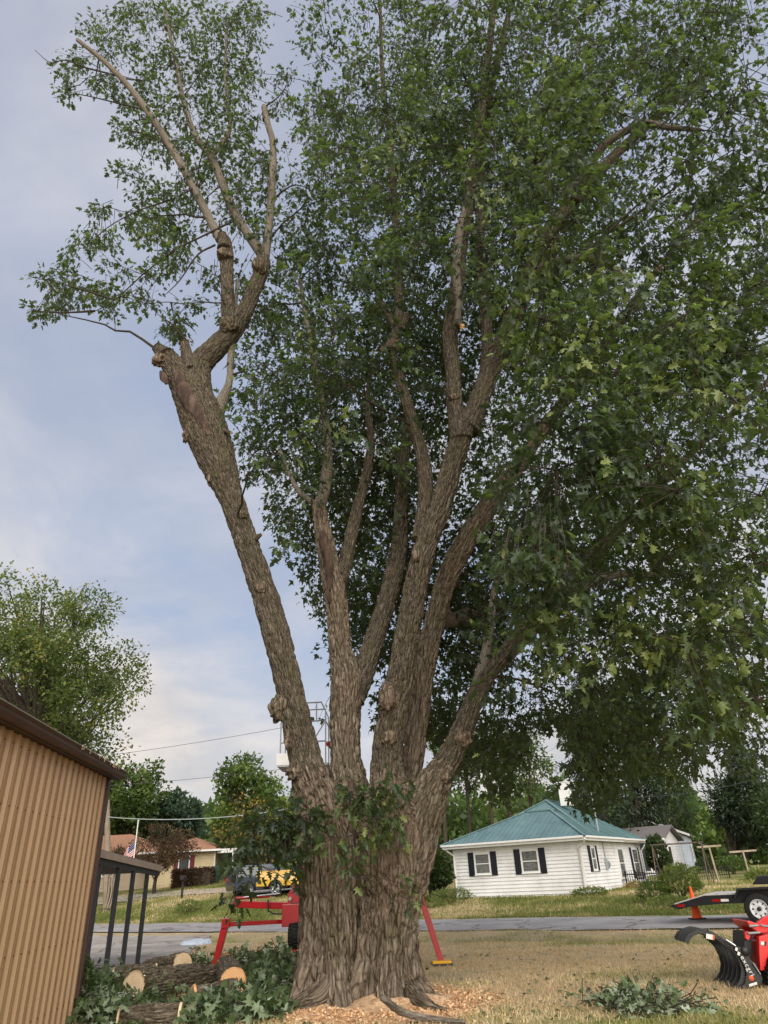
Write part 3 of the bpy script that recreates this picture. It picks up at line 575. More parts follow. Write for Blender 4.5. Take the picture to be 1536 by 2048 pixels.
stub(P(805, 660, 11.5), P(818, 632, 11.4), 0.09, 0.08, 58)
stub(P(440, 860, 11.0), P(461, 866, 10.8), 0.05, 0.03, 59)
stub(P(915, 645, 10.4), P(924, 655, 10.0), 0.07, 0.05, 60, M_CUT)
stub(P(530, 240, 11.3), P(527, 212, 11.3), 0.07, 0.05, 61)
# long open wounds with rotten heartwood
def wound(L_, Yd, seed, nm='hollow_scar'):
    pts = np.array([P(x, y, Yd) for x, y, w in L_]); r = np.array([wid(w, p)/2 for (x, y, w), p in zip(L_, pts)])
    V, F, B = bark_tube(pts-TOFF, r, 30, 0.02, 0.02, seed, 0, True, 0, 0.15, 0.05); cc = np.repeat(crom(pts-TOFF, len(V)//30), 30, 0); k = len(cc)
    V[:k, 1] = cc[:, 1]+(V[:k, 1]-cc[:, 1])*0.45
    bark_obj(nm, (V, F, B), M_ROT, tree)
wound([(642, 1062, 10), (648, 1080, 20), (655, 1110, 20), (658, 1150, 16), (660, 1180, 6)], 11.98, 71)
wound([(655, 1180, 6), (657, 1192, 12), (660, 1205, 4)], 11.93, 72)
wound([(352, 745, 14), (372, 790, 30), (398, 830, 26), (418, 870, 10)], 10.72, 73)
wound([(322, 742, 8), (328, 755, 18), (334, 768, 8)], 10.75, 74)
wound([(700, 1560, 10), (705, 1600, 22), (707, 1650, 26), (708, 1700, 16)], 11.25, 76)
# ================================================================== MAPLE CROWN
M_LEAF = leafmat('maple_leaf', [(0.0, S_(22, 31, 20)), (0.35, S_(34, 47, 27)), (0.7, S_(56, 72, 38)), (0.9, S_(88, 104, 56)), (1.0, S_(124, 134, 74))], 0.40, (0.26, 0.38, 0.07), 0.42, 0.4)
r = np.random.default_rng(12)
def ell(n, c, rad): 
    d = nrmz(r.normal(size=(n, 3))); return np.asarray(c)+d*np.asarray(rad)*(r.random(n)**(1/2.3))[:, None]
MASK = [(590, -400), (588, 0), (588, 95), (640, 135), (640, 160), (596, 170), (600, 250), (610, 330), (570, 345), (556, 430), (520, 560), (476, 620), (478, 700), (462, 800), (470, 870), (482, 960), (545, 990), (528, 1020), (560, 1075), (592, 1130), (590, 1190), (640, 1195), (622, 1260), (632, 1310), (630, 1400), (650, 1470),
        (715, 1340), (765, 1330), (748, 1470), (868, 1480), (880, 1500), (890, 1560), (960, 1550), (1000, 1595), (1035, 1595), (1060, 1450), (1135, 1450), (1150, 1590), (1165, 1650), (1200, 1610), (1250, 1550), (1300, 1520), (1345, 1560), (1400, 1530), (1450, 1545), (1600, 1560), (2400, 1500), (2400, -900), (590, -900)]
def accept(p, clump=0.435, sc=0.55, seed=3):
    x, y, z = proj(p); ok = inpoly(x, y, MASK) & (z > 1)
    nz = fbm(p[:, 0]*sc, p[:, 1]*sc, p[:, 2]*sc, seed, 2)
    infr = (x > -60) & (x < 1620) & (y > -120)
    return ok & (nz > clump) & (p[:, 2] > 2.2) & (infr | (r.random(len(p)) < 0.28))
def too_near(p):                                 # keep the view of the stems open: nothing in front of them
    x, y, z = proj(p); front = p[:, 1] < 10.9
    bare = inpoly(x, y, [(575, 1100), (690, 1000), (830, 900), (880, 640), (960, 600), (1010, 700), (1000, 860), (975, 1000), (985, 1060), (960, 1200), (980, 1400), (900, 1640), (560, 1640)])
    mid = (p[:, 1] < 12.4) & inpoly(x, y, [(560, 1640), (590, 1000), (640, 980), (700, 880), (740, 880), (830, 1000), (880, 900), (985, 960), (985, 1080), (900, 1250), (960, 1350), (990, 1380), (900, 1640)])
    low = (x > 575) & (x < 900) & (y > 1230) & (p[:, 1] < 13.5)
    return (front & bare) | mid | low
cl = [ell(40000, (3.2, 12.6, 13.5), (7.6, 7.2, 12.5)), ell(12000, (-0.6, 14.2, 10.5), (3.4, 3.2, 9.0)), ell(14000, (3.8, 16.0, 5.6), (5.6, 4.2, 4.4)), ell(9000, (5.0, 8.6, 9.0), (3.6, 2.6, 6.0)), ell(16000, (1.5, 11.5, 21), (5.6, 3.8, 8)), ell(14000, (7.0, 10.5, 17.5), (4.6, 4.0, 7.5))]
want = [3900, 1150, 1600, 560, 900, 1000]; CL = []
for q, k in zip(cl, want):
    q = q[accept(q)]; q = q[~too_near(q)]; CL.append(q[:k])
# near hanging sprays (bright, larger in view)
for x, y, Yd, n, sp in [(1060, 40, 7.2, 10, 40), (1120, 20, 7.4, 12, 40), (1130, 130, 7.2, 14, 40), (1140, 230, 7.0, 22, 50), (1040, 240, 7.4, 14, 45), (1090, 330, 7.2, 24, 60), (1170, 350, 7.2, 16, 40), (830, 160, 8.6, 8, 25), (850, 230, 8.6, 12, 35), (770, 480, 8.8, 9, 35), (740, 545, 8.8, 5, 20), (1000, 330, 8, 14, 50), (1080, 480, 7.4, 14, 60), (1140, 620, 7.2, 20, 60), (1200, 560, 7.4, 10, 40), (1350, 480, 7.6, 12, 50), (1400, 660, 7.8, 12, 45), (1100, 700, 7.6, 16, 60), (1180, 780, 7.4, 20, 60), (1220, 860, 7.2, 18, 50), (1060, 1020, 7.8, 16, 60), (1080, 1100, 7.6, 18, 60), (1220, 960, 7.4, 18, 60), (1060, 1200, 8.2, 12, 40), (1130, 1170, 8.0, 16, 50), (1300, 980, 8, 16, 60), (1350, 1050, 8, 14, 50), (1380, 1320, 8.6, 16, 60), (1440, 1400, 8.8, 14, 50), (1300, 1260, 8.8, 12, 50), (1480, 200, 7.4, 14, 60), (1300, 130, 7.4, 14, 70), (1420, 60, 7.4, 14, 60), (1500, 700, 8, 14, 50), (1240, 420, 7.6, 12, 60)]:
    CL.append(np.array([P(x+r.normal()*sp*0.7, y+r.normal()*sp*0.8, Yd+r.normal()*0.35) for _ in range(n)]))
# crown of the leaning limb, blob by blob
BL = [(200, 62, 50, 34, 20), (150, 130, 38, 34, 18), (130, 186, 22, 16, 8), (240, 30, 40, 26, 12), (310, 28, 60, 34, 34), (400, 40, 80, 48, 56), (480, 70, 46, 60, 38), (505, 20, 30, 30, 12), (230, 100, 40, 30, 14), (215, 175, 44, 22, 18), (270, 200, 40, 20, 14), (300, 110, 50, 40, 28), (370, 120, 60, 44, 40), (440, 150, 56, 50, 44), (500, 150, 30, 40, 16), (320, 190, 46, 32, 24), (400, 220, 60, 36, 36), (470, 240, 48, 40, 28), (255, 262, 34, 24, 16), (300, 250, 34, 26, 14), (335, 290, 42, 34, 24), (400, 310, 56, 44, 36), (465, 320, 48, 40, 28), (510, 350, 44, 50, 30), (380, 385, 50, 36, 28), (300, 385, 40, 26, 18), (270, 350, 30, 14, 7), (235, 345, 14, 8, 3), (290, 440, 40, 36, 24), (345, 450, 44, 44, 30), (350, 510, 34, 30, 18), (450, 420, 50, 50, 28), (500, 450, 44, 50, 26), (200, 425, 24, 12, 7), (175, 480, 30, 18, 11), (140, 510, 22, 14, 6), (210, 470, 24, 18, 8), (130, 555, 30, 14, 9), (70, 553, 16, 7, 4), (72, 622, 18, 7, 5), (112, 612, 28, 13, 10), (150, 585, 36, 18, 14), (205, 590, 30, 24, 14), (215, 620, 18, 14, 6), (275, 600, 34, 18, 12), (240, 545, 30, 16, 8), (320, 545, 26, 22, 10), (345, 650, 22, 16, 10), (355, 670, 22, 14, 7), (375, 610, 26, 14, 6), (420, 560, 30, 20, 8), (450, 620, 22, 20, 6), (570, 165, 14, 26, 8), (556, 210, 14, 18, 7), (585, 215, 10, 14, 4), (545, 330, 20, 30, 8), (565, 300, 12, 14, 3), (490, 560, 36, 26, 10), (520, 620, 26, 30, 9)]
LB = []
for x, y, rx, ry, n in BL:
    n = max(2, int(n*0.92))
    for _ in range(n):
        a = r.random()*6.283; q = math.sqrt(r.random()); LB.append(P(x+math.cos(a)*rx*q, y+math.sin(a)*ry*q, 11.5+r.normal()*0.6))
LB = np.array(LB)
# sprouts low on the trunk
SP = []
for x, y, rx, ry, n, Yd in [(540, 1640, 50, 30, 20, 10.5), (500, 1690, 30, 32, 13, 10.5), (590, 1690, 44, 34, 15, 10.4), (560, 1735, 30, 16, 4, 10.4), (620, 1640, 34, 26, 12, 10.4), (720, 1600, 34, 24, 12, 10.4), (760, 1590, 28, 22, 14, 10.4), (745, 1655, 34, 22, 10, 10.3), (700, 1690, 34, 26, 5, 10.3), (790, 1640, 18, 20, 4, 10.4), (470, 1790, 12, 24, 5, 10.5), (690, 1745, 14, 16, 2, 10.3), (815, 1775, 10, 14, 2, 10.5), (474, 1735, 16, 24, 4, 10.5)]:
    for _ in range(max(2, int(n*0.78))):
        a = r.random()*6.283; q = math.sqrt(r.random()); SP.append(P(x+math.cos(a)*rx*q, y+math.sin(a)*ry*q, Yd+r.normal()*0.15))
SP = np.array(SP)
CM = np.vstack(CL)
# --- branches: pick tips, join them to the limbs with sagging curves
def grow(tips, nodes, r0=0.035, up=0.6):
    parts = []; samp = []; dn = np.array([np.min(np.linalg.norm(nodes[:, :3]-t, axis=1)) for t in tips]); tips = tips[np.argsort(dn)]
    cnt = np.zeros(len(nodes))
    for t in tips:
        d = nodes[:, :3]-t; dist = np.linalg.norm(d, axis=1)+np.maximum(0, d[:, 2]+0.4)*2.5
        dist = dist+(np.where(nodes[:, 2] < 7.0, 50, 0) if t[1] < 10.6 else 0); k = np.argmin(dist+cnt*1.6); cnt[max(0, k-2):k+3] += 1; a = nodes[k, :3]; L_ = np.linalg.norm(t-a)
        if L_ < 0.35: continue
        mid = (a+t)/2+np.array([r.normal()*0.12, r.normal()*0.12, up*0.18+r.normal()*0.08])*L_*0.8
        n = 9; s = np.linspace(0, 1, n)[:, None]; q = (1-s)**2*a+2*s*(1-s)*mid+s**2*t; q[1:-1] += r.normal(size=(n-2, 3))*0.009*L_
        rb = min(nodes[k, 3]*0.8, r0*(0.35+0.20*L_)); rad = np.linspace(rb, min(0.009, rb*0.7), n)
        if np.sum(too_near(q[2:])) >= 2: continue
        parts.append((q, rad)); samp.append(np.column_stack([q, rad])); nodes = np.vstack([nodes, samp[-1][3:-1]]); cnt = np.concatenate([cnt, np.zeros(5)])
    return parts, np.vstack(samp)
def tubes(parts, seg):
    V = []; F = []; B = []; k = 0
    for q, rad in parts:
        n = len(q); T, U, W_ = frames(q); th = np.linspace(0, 2*np.pi, seg, endpoint=False)
        v = q[:, None]+rad[:, None, None]*(np.cos(th)[None, :, None]*U[:, None]+np.sin(th)[None, :, None]*W_[:, None])
        i = np.arange(n-1)[:, None]*seg; j = np.arange(seg)[None]
        F.append(np.stack([i+j, i+(j+1) % seg, i+seg+(j+1) % seg, i+seg+j], -1).reshape(-1, 4)+k); V.append(v.reshape(-1, 3)); B.append(np.repeat(q, seg, 0)*[3, 3, 1]); k += n*seg
    return np.vstack(V), np.vstack(F), np.vstack(B)
ALL = np.vstack([CM, LB]); tips = ALL[r.choice(len(ALL), 520, replace=False)]
# long traced boughs of the left crown
TR = [[(470, 440, 11), (410, 470, 10.9), (350, 500, 10.8), (290, 545, 10.7), (230, 600, 10.6), (190, 622, 10.5)], [(400, 370, 10.9), (340, 400, 10.7), (280, 420, 10.6), (215, 455, 10.5), (170, 500, 10.5)], [(345, 300, 10.8), (300, 270, 10.7), (258, 262, 10.6)], [(290, 220, 10.7), (230, 205, 10.6), (165, 190, 10.5), (125, 190, 10.5)], [(230, 150, 10.6), (170, 135, 10.5), (130, 120, 10.4), (100, 125, 10.4), (70, 100, 10.4)], [(430, 490, 11), (395, 510, 10.9), (360, 560, 10.8), (330, 590, 10.8)], [(230, 600, 10.6), (150, 575, 10.5), (60, 553, 10.5)], [(190, 622, 10.5), (130, 625, 10.5), (60, 622, 10.5)], [(372, 680, 10.95), (345, 650, 10.9), (315, 628, 10.9)], [(528, 215, 11.3), (560, 190, 11.3), (585, 150, 11.3)], [(543, 400, 11.3), (590, 370, 11.4), (640, 390, 11.5)], [(462, 750, 11.2), (490, 745, 11.2), (510, 770, 11.2)]]
TRP = []
for q in TR:
    p = crom([P(*c) for c in q], 14); TRP.append((p, np.linspace(0.028, 0.007, 14)))
parts, samp = grow(tips, NODES); parts += TRP; samp = np.vstack([samp]+[np.column_stack(q) for q in TRP]+[NODES])
for q, rad in parts[:0]: pass
V, F, B = tubes(parts, 6); o = bark_obj('boughs', (V-TOFF, F, B), M_TWIG, tree); o['kind'] = 'stuff'
# --- twigs with leaves
LV = []; TW = []; CAND = []
def spray(C_, samp_, nl, size, droop, seedcol, tm, colbias=0.0, twig=True, spread=0.2):
    n = len(C_); base = np.zeros((n, 3))
    for i in range(0, n, 400):
        d = np.linalg.norm(C_[i:i+400, None]-samp_[None, ::2, :3], axis=2); base[i:i+400] = samp_[::2][np.argmin(d, 1), :3]
    dr = C_-base; dl = np.linalg.norm(dr, axis=1, keepdims=True); dr = nrmz(dr+r.normal(size=(n, 3))*0.15); dr[:, 2] -= droop; dr = nrmz(dr)
    start = np.where(dl > 0.9, C_-dr*0.5, base); end = C_+dr*0.28
    if twig:
        for i in range(n):
            a = base[i] if dl[i] < 0.9 else start[i]; m_ = (a+end[i])/2+np.array([0, 0, 0.06]); q = np.array([a, m_, end[i]]); TW.append((crom(q, 4), np.linspace(0.009, 0.003, 4)))
    N_ = n*nl; t = r.random((n, nl))**0.8; pos = start[:, None]*(1-t[..., None])*0.35+C_[:, None]*(0.35*t[..., None]+0.0)+0
    st = C_-dr*0.32; pos = st[:, None]+(end-st)[:, None]*t[..., None]
    rad = r.normal(size=(n, nl, 3)); rad -= dr[:, None]*np.sum(rad*dr[:, None], -1, keepdims=True); rad = nrmz(rad); pos = pos+rad*(spread*(0.25+0.9*r.random((n, nl, 1))))
    fw = rad*0.6+dr[:, None]*0.5+r.normal(size=(n, nl, 3))*0.25; fw[..., 2] -= 0.55; nm = r.normal(size=(n, nl, 3))*0.55; nm[..., 2] += 0.8
    sz = size*(0.45+0.8*r.random((n, nl))); cb = np.clip(0.30+colbias+1.1*(fbm(C_[:, 0]*0.5, C_[:, 1]*0.5, C_[:, 2]*0.5, 77, 2)-0.5)[:, None]+0.14*r.normal(size=(n, 1))+0.13*r.normal(size=(n, nl)), 0, 1)
    y = (r.random((n, nl)) < 0.006); cb = np.where(y, 0.97, cb)
    pos, fw, nm, sz, cb = pos.reshape(-1, 3), fw.reshape(-1, 3), nm.reshape(-1, 3), sz.ravel(), cb.ravel()
    LV.append((pos, fw, nm, sz, cb, tm))
near = CM[:, 1] < 9.6; back = CM[:, 1] > 13.6
spray(CM[near], samp, 13, 0.15, 0.55, 0, LEAF5, 0.17)
mid_ = np.where(~near & ~back)[0]; spray(CM[mid_[::2]], samp, 16, 0.15, 0.35, 0, LEAF5, 0.0); spray(CM[mid_[1::2]], samp, 16, 0.15, 0.5, 0, LEAF5B, 0.06)
spray(CM[back], samp, 15, 0.165, 0.35, 0, LEAF3, 0.03)
spray(LB[::2], samp, 13, 0.15, 0.3, 0, LEAF5, 0.05); spray(LB[1::2], samp, 13, 0.15, 0.4, 0, LEAF5B, 0.05)
tb = np.vstack([np.column_stack([crom([P(650, 1660, 10.9), P(600, 1640, 10.6), P(520, 1660, 10.5), P(475, 1740, 10.5), P(468, 1800, 10.5)], 24), np.full(24, .012)]), np.column_stack([crom([P(712, 1660, 11.0), P(715, 1620, 10.6), P(760, 1585, 10.4)], 12), np.full(12, .01)]), np.column_stack([crom([P(700, 1640, 10.9), P(690, 1690, 10.5), P(690, 1760, 10.3)], 12), np.full(12, .008)])])
TW.append((tb[:24, :3], np.linspace(0.02, 0.006, 24))); TW.append((tb[24:36, :3], np.linspace(0.018, 0.006, 12))); TW.append((tb[36:, :3], np.linspace(0.014, 0.005, 12)))
spray(SP, tb, 9, 0.14, 0.5, 0, LEAF5, 0.20, True, 0.16)
V, F, B = tubes(TW, 3); o = bark_obj('twigs', (V-TOFF, F, B), M_TWIG, tree); o['kind'] = 'stuff'
# --- the 300 leaves that show largest are parts of their own, the rest one mass
L5 = [np.concatenate([q[i] for q in LV if q[5] is LEAF5]) for i in range(5)]; L3 = [np.concatenate([q[i] for q in LV if q[5] is LEAF3]) for i in range(5)]
px_, py_, pz_ = proj(L5[0]); vis = (px_ > 5) & (px_ < 1531) & (py_ > 5) & (py_ < 2040) & (pz_ > 3)
nv = nrmz(L5[2]-nrmz(L5[1])*np.sum(L5[2]*nrmz(L5[1]), 1)[:, None]); face = np.abs(np.sum(nv*nrmz(L5[0]-CAMP), 1))
score = np.where(vis, L5[3]/pz_*(0.25+face), 0); big = np.zeros(len(score), bool); big[np.argsort(-score)[:300]] = True
L5b = [np.concatenate([q[i] for q in LV if q[5] is LEAF5B]) for i in range(5)]
leaf_obj('foliage', leaf_join([leaves(L5b[0]-TOFF, *L5b[1:], LEAF5B), leaves(L5[0][~big]-TOFF, *[L5[i][~big] for i in (1, 2, 3, 4)], LEAF5), leaves(L3[0]-TOFF, *L3[1:], LEAF3)]), M_LEAF, tree)
LM = []
for k in range(8):
    c = np.quantile(L5[4][big], (k+0.5)/8); LM.append(mesh_np('leaf', LEAF5[0], LEAF5[1], {'rnd': ('FLOAT', np.full(len(LEAF5[0]), c))})); LM[-1].materials.append(M_LEAF)
qs = np.quantile(L5[4][big], np.arange(1, 8)/8)
for i in np.where(big)[0]:
    fw = nrmz(L5[1][i]); nm = L5[2][i]; nm = nrmz(nm-fw*(nm @ fw)); sd = np.cross(fw, nm); s = L5[3][i]; p = L5[0][i]-TOFF
    o = bpy.data.objects.new('leaf', LM[int(np.searchsorted(qs, L5[4][i]))]); COL.objects.link(o); o.parent = tree
    o.matrix_local = Matrix([[sd[a]*s, fw[a]*s, nm[a]*s, p[a]] for a in range(3)]+[[0, 0, 0, 1]])
print('leaves', len(L5[0]), len(L3[0]), 'clusters', len(CM), [len(q) for q in CL[:5]])
# ================================================================== SHED
M_TAN = mat('tan_metal', [S_(146, 116, 84), S_(158, 128, 94), S_(166, 136, 102)], 1.2, 0.45, 0.12, 30, (1, 1, 0.25), spec=0.4, bdist=0.004)
M_BROWN = mat('brown_trim', [S_(62, 44, 38), S_(74, 54, 46)], 3, 0.5, spec=0.4)
M_ROOFM = mat('shed_roof_metal', [S_(120, 112, 100), S_(150, 142, 128)], 3, 0.6)
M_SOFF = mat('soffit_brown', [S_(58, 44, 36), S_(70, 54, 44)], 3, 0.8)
SA = math.radians(6.4)                           # wall runs away from the camera, turned 6.4 deg to the left
# local frame: +y along the wall away from camera, +x out of the wall (to the right); origin at far corner
shed = thing('metal_shed', 'tan ribbed metal shed with dark brown gutter and corner trim', 'shed', (-4.50, 11.05, 0), SA)
HW = 3.05; LW = 9.2; DW = 7.0
def rib_panel(w=0.9, h=HW):
    """sheet with major ribs each 0.225 m and two faint pencil ribs between"""
    prof = [];
    for k in range(4):
        b = k*0.225; prof += [(b, 0), (b+0.075, 0), (b+0.085, 0.009), (b+0.095, 0), (b+0.12, 0), (b+0.135, 0.009), (b+0.15, 0), (b+0.155, 0), (b+0.175, 0.034), (b+0.205, 0.034), (b+0.224, 0)]
    prof.append((0.9, 0)); n = len(prof); vs = [(x, -y, z) for z in (-0.1, h) for y, x in prof]
    return MB().add(vs, [(i, i+1, i+n+1, i+n) for i in range(n-1)]).mesh('wall_panel', False)
pm = rib_panel(); pm.materials.append(M_TAN)
for k in range(10):
    o = link('wall_panel', pm, shed); o.location = (0.0, -0.03-k*0.9, 0)
o = link('wall_panel', pm, shed); o.rotation_euler = (0, 0, math.radians(90)); o.location = (-0.95, -0.0, 0)
for k in range(1, 7):
    o = link('wall_panel', pm, shed); o.rotation_euler = (0, 0, math.radians(90)); o.location = (-0.95-k*0.9, -0.0, 0)
MB().box((-3.5, -4.6, 1.5), (6.9, 9.0, 2.9)).build('wall_core', M_SOFF, shed)
MB().box((0.012, -0.005, HW/2-0.05), (0.06, 0.10, HW+0.1)).box((-0.04, 0.018, HW/2-0.05), (0.10, 0.03, HW+0.1)).build('corner_trim', M_BROWN, shed, 0.004)
MB().box((0.05, -LW/2+0.05, HW+0.015), (0.15, LW+0.1, 0.03)).build('soffit', M_SOFF, shed)
# eave fascia + K-style gutter
g = [(0.14, HW), (0.20, HW), (0.23, HW+0.04), (0.23, HW+0.07), (0.26, HW+0.10), (0.245, HW+0.10), (0.215, HW+0.075), (0.215, HW+0.045), (0.195, HW+0.012), (0.15, HW+0.012), (0.15, HW+0.12), (0.14, HW+0.12)]
MB().prism(g, -LW, 0.12, 'Y').build('gutter', M_BROWN, shed)
MB().box((0.125, -LW/2+0.05, HW+0.05), (0.025, LW+0.12, 0.13)).build('fascia', M_BROWN, shed)
rf = [(0.22, HW+0.11), (0.22, HW+0.135), (-3.5, HW+1.15), (-7.4, HW+0.155), (-7.4, HW+0.13), (-3.5, HW+1.12)]
MB().prism(rf, -LW-0.2, 0.125, 'Y').build('roof', M_ROOFM, shed)
MB().prism([(0.0, HW), (-3.5, HW+1.0), (-7.0, HW)], -0.06, 0.0, 'Y').build('gable', M_TAN, shed)
MB().prism([(0.23, HW+0.0), (0.23, HW+0.14), (-3.5, HW+1.16), (-3.5, HW+1.0)], 0.13, 0.155, 'Y').build('rake_board', M_BROWN, shed)
sc_ = MB()
for k in range(40):
    for z in (0.25, 0.95, 1.65, 2.35, 2.95): sc_.box((0.003, -0.03-k*0.225-0.06, z), (0.014, 0.014, 0.014))
sc_.build('screws', M_BROWN, shed)['kind'] = 'stuff'
for k in range(16):                              # dead leaves caught in the gutter lip
    y = -0.3-abs(random.gauss(0, 1.1)); MB().box((0.255, y, HW+0.095), (0.01, random.uniform(0.01, 0.025), random.uniform(0.02, 0.07)), 0, (random.uniform(-.5, .5), 0, 0)).build('debris', M_OLDCUT, shed)
# ================================================================== PORCH CANOPY
M_CANW = mat('canopy_fascia', [S_(150, 132, 118), S_(172, 154, 138)], 4, 0.6)
M_POST = mat('dark_post', [S_(44, 46, 48), S_(58, 60, 62)], 6, 0.6)
M_CTOP = mat('canopy_top', [S_(112, 104, 98), S_(140, 132, 124)], 8, 0.8)
can = thing('porch_canopy', 'low flat porch canopy on four dark posts behind the tan shed', 'canopy', (-6.25, 14.2, 0), 0)
MB().box((-1.42, 2.55, 2.20), (2.95, 5.3, 0.035), 0, (-0.055, 0, 0)).build('roof', M_CTOP, can)
MB().box((0.09, 2.55, 2.125), (0.03, 5.32, 0.13), 0, (-0.055, 0, 0)).box((-1.4, 5.21, 1.98), (2.95, 0.03, 0.13)).build('fascia', M_CANW, can, 0.005)
MB().box((-1.42, 2.55, 2.07), (2.9, 5.2, 0.02), 0, (-0.055, 0, 0)).build('ceiling', M_SOFF, can)
MB().box((0, 2.55, 2.01), (0.09, 5.0, 0.10), 0, (-0.055, 0, 0)).build('beam', M_POST, can)
for y in (1.38, 2.46, 3.41, 4.39):
    mb = MB(); hp = 2.0-0.055*(y-2.55); mb.box((0, y, hp/2), (0.085, 0.085, hp)); mb.box((0, y, 0.02), (0.14, 0.14, 0.02)); mb.build('post', M_POST, can, 0.004)
# ================================================================== LOGS, BRUSH, SAWDUST
M_LOGB = barkmat('log_bark', [S_(54, 46, 38), S_(110, 98, 82), S_(164, 150, 130), S_(112, 100, 82)], 1.6, S_(84, 84, 66), 1.0)
def woodend(name, cols):
    mt = bpy.data.materials.new(name); mt.use_nodes = True; nt = mt.node_tree; N = nt.nodes; L = nt.links; b = N['Principled BSDF']; b.inputs['Roughness'].default_value = 0.8
    t = N.new('ShaderNodeTexCoord'); w = N.new('ShaderNodeTexWave'); w.wave_type = 'RINGS'; w.rings_direction = 'Z'; w.inputs['Scale'].default_value = 14; w.inputs['Distortion'].default_value = 2.5; w.inputs['Detail'].default_value = 3
    L.new(t.outputs['Object'], w.inputs[0]); n = N.new('ShaderNodeTexNoise'); n.inputs['Scale'].default_value = 9; n.inputs['Detail'].default_value = 6; L.new(t.outputs['Object'], n.inputs[0])
    r = N.new('ShaderNodeValToRGB'); r.color_ramp.elements[0].color = (*cols[0], 1); r.color_ramp.elements[1].color = (*cols[1], 1); r.color_ramp.elements[0].position = 0.3; r.color_ramp.elements[1].position = 0.7
    mx = N.new('ShaderNodeMixRGB'); mx.inputs[0].default_value = 0.6; L.new(w.outputs['Fac'], mx.inputs[1]); L.new(n.outputs['Fac'], mx.inputs[2]); L.new(mx.outputs[0], r.inputs[0]); L.new(r.outputs[0], b.inputs['Base Color'])
    MATS[name] = mt; return mt
M_END = woodend('log_end_grain', [S_(186, 156, 118), S_(224, 200, 164)]); M_END2 = woodend('fresh_orange_end_grain', [S_(198, 142, 90), S_(226, 180, 128)])
def log(a, b, r0, r1, seed, label, ends=(0, 1), tilt=0.0, em=None):
    a = np.array(a, float); b = np.array(b, float); t = thing('log', label, 'log', tuple(a), 0, 'cut maple logs heaped beside the shed')
    d = b-a; q = np.array([[0, 0, 0], d*0.33+np.array([0, 0, r0*0.06]), d*0.66, d]); bark_obj('bark', bark_tube(q, [r0, r0*0.98, (r0+r1)/2, r1], 110, 0.014, 0.03, seed, 0, False, 0, 0.16, 0.04), M_LOGB, t)
    for e, (p, rr, sg) in enumerate(((np.zeros(3), r0, -1), (d, r1, 1))):
        dv = Vector(d).normalized()*sg
        if e in ends: dv = (dv+Vector((0, 0, tilt))).normalized()
        R_ = dv.to_track_quat('Z', 'Y').to_matrix().to_4x4(); n = 48; vs = []
        for k, fr in enumerate((1.0, 0.93)):
            for i in range(n):
                an = 2*math.pi*i/n; rad = rr*fr*(1+0.09*(vn(math.cos(an)*1.5+seed, math.sin(an)*1.5, 0, seed)-0.5)); vs.append((math.cos(an)*rad, math.sin(an)*rad, 0.0 if k else -0.03))
        vs.append((0, 0, 0.004)); fs = [(i, (i+1) % n, n+(i+1) % n, n+i) for i in range(n)]+[(n+i, n+(i+1) % n, 2*n) for i in range(n)]
        o = MB().add(vs, fs).build('cut_face', em or M_END, t); R_.translation = Vector(p)+dv*0.012; o.matrix_local = R_
    return t
log(P(266, 1970, 12.4), P(438, 1953, 14.3), 0.215, 0.20, 31, 'long maple log with pale sawn end lying on top of the cut heap', tilt=0.25)
log(P(296, 1938, 15.6), P(366, 1928, 14.7), 0.17, 0.19, 32, 'short dark barked log with angled pale cut behind the long log', tilt=0.1)
log(G(466, 1966, 0.25), G(452, 1930, 0.22), 0.20, 0.19, 33, 'log with fresh orange round sawn end facing the lawn', em=M_END2)
log(G(386, 1996, 0.16), G(474, 1984, 0.17), 0.16, 0.17, 34, 'dark knobbly log with orange splintered end under the leaves', em=M_END2)
log(G(240, 2040, 0.08), G(362, 2032, 0.08), 0.16, 0.15, 35, 'low log dusted with sawdust half buried in leafy brush')
log(G(225, 1958, 0.18), G(312, 1948, 0.2), 0.18, 0.17, 36, 'mossy log tucked between porch posts and the long log')
w = thing('wood_wedge', 'pale split wood wedge lying on top of the long log', 'wood wedge', tuple(P(340, 1948, 13.2)), 0.4)
MB().prism([(-0.06, -0.02), (0.07, -0.02), (0.06, 0.08)], -0.03, 0.03, 'Y').build('wedge', M_CUT, w, 0.004)
M_BRUSH = leafmat('cut_leaves', [(0.0, S_(48, 62, 38)), (0.4, S_(80, 98, 58)), (0.65, S_(124, 138, 104)), (1.0, S_(176, 186, 164))], 0.3, (0.25, 0.33, 0.08), 0.55, 0.35)
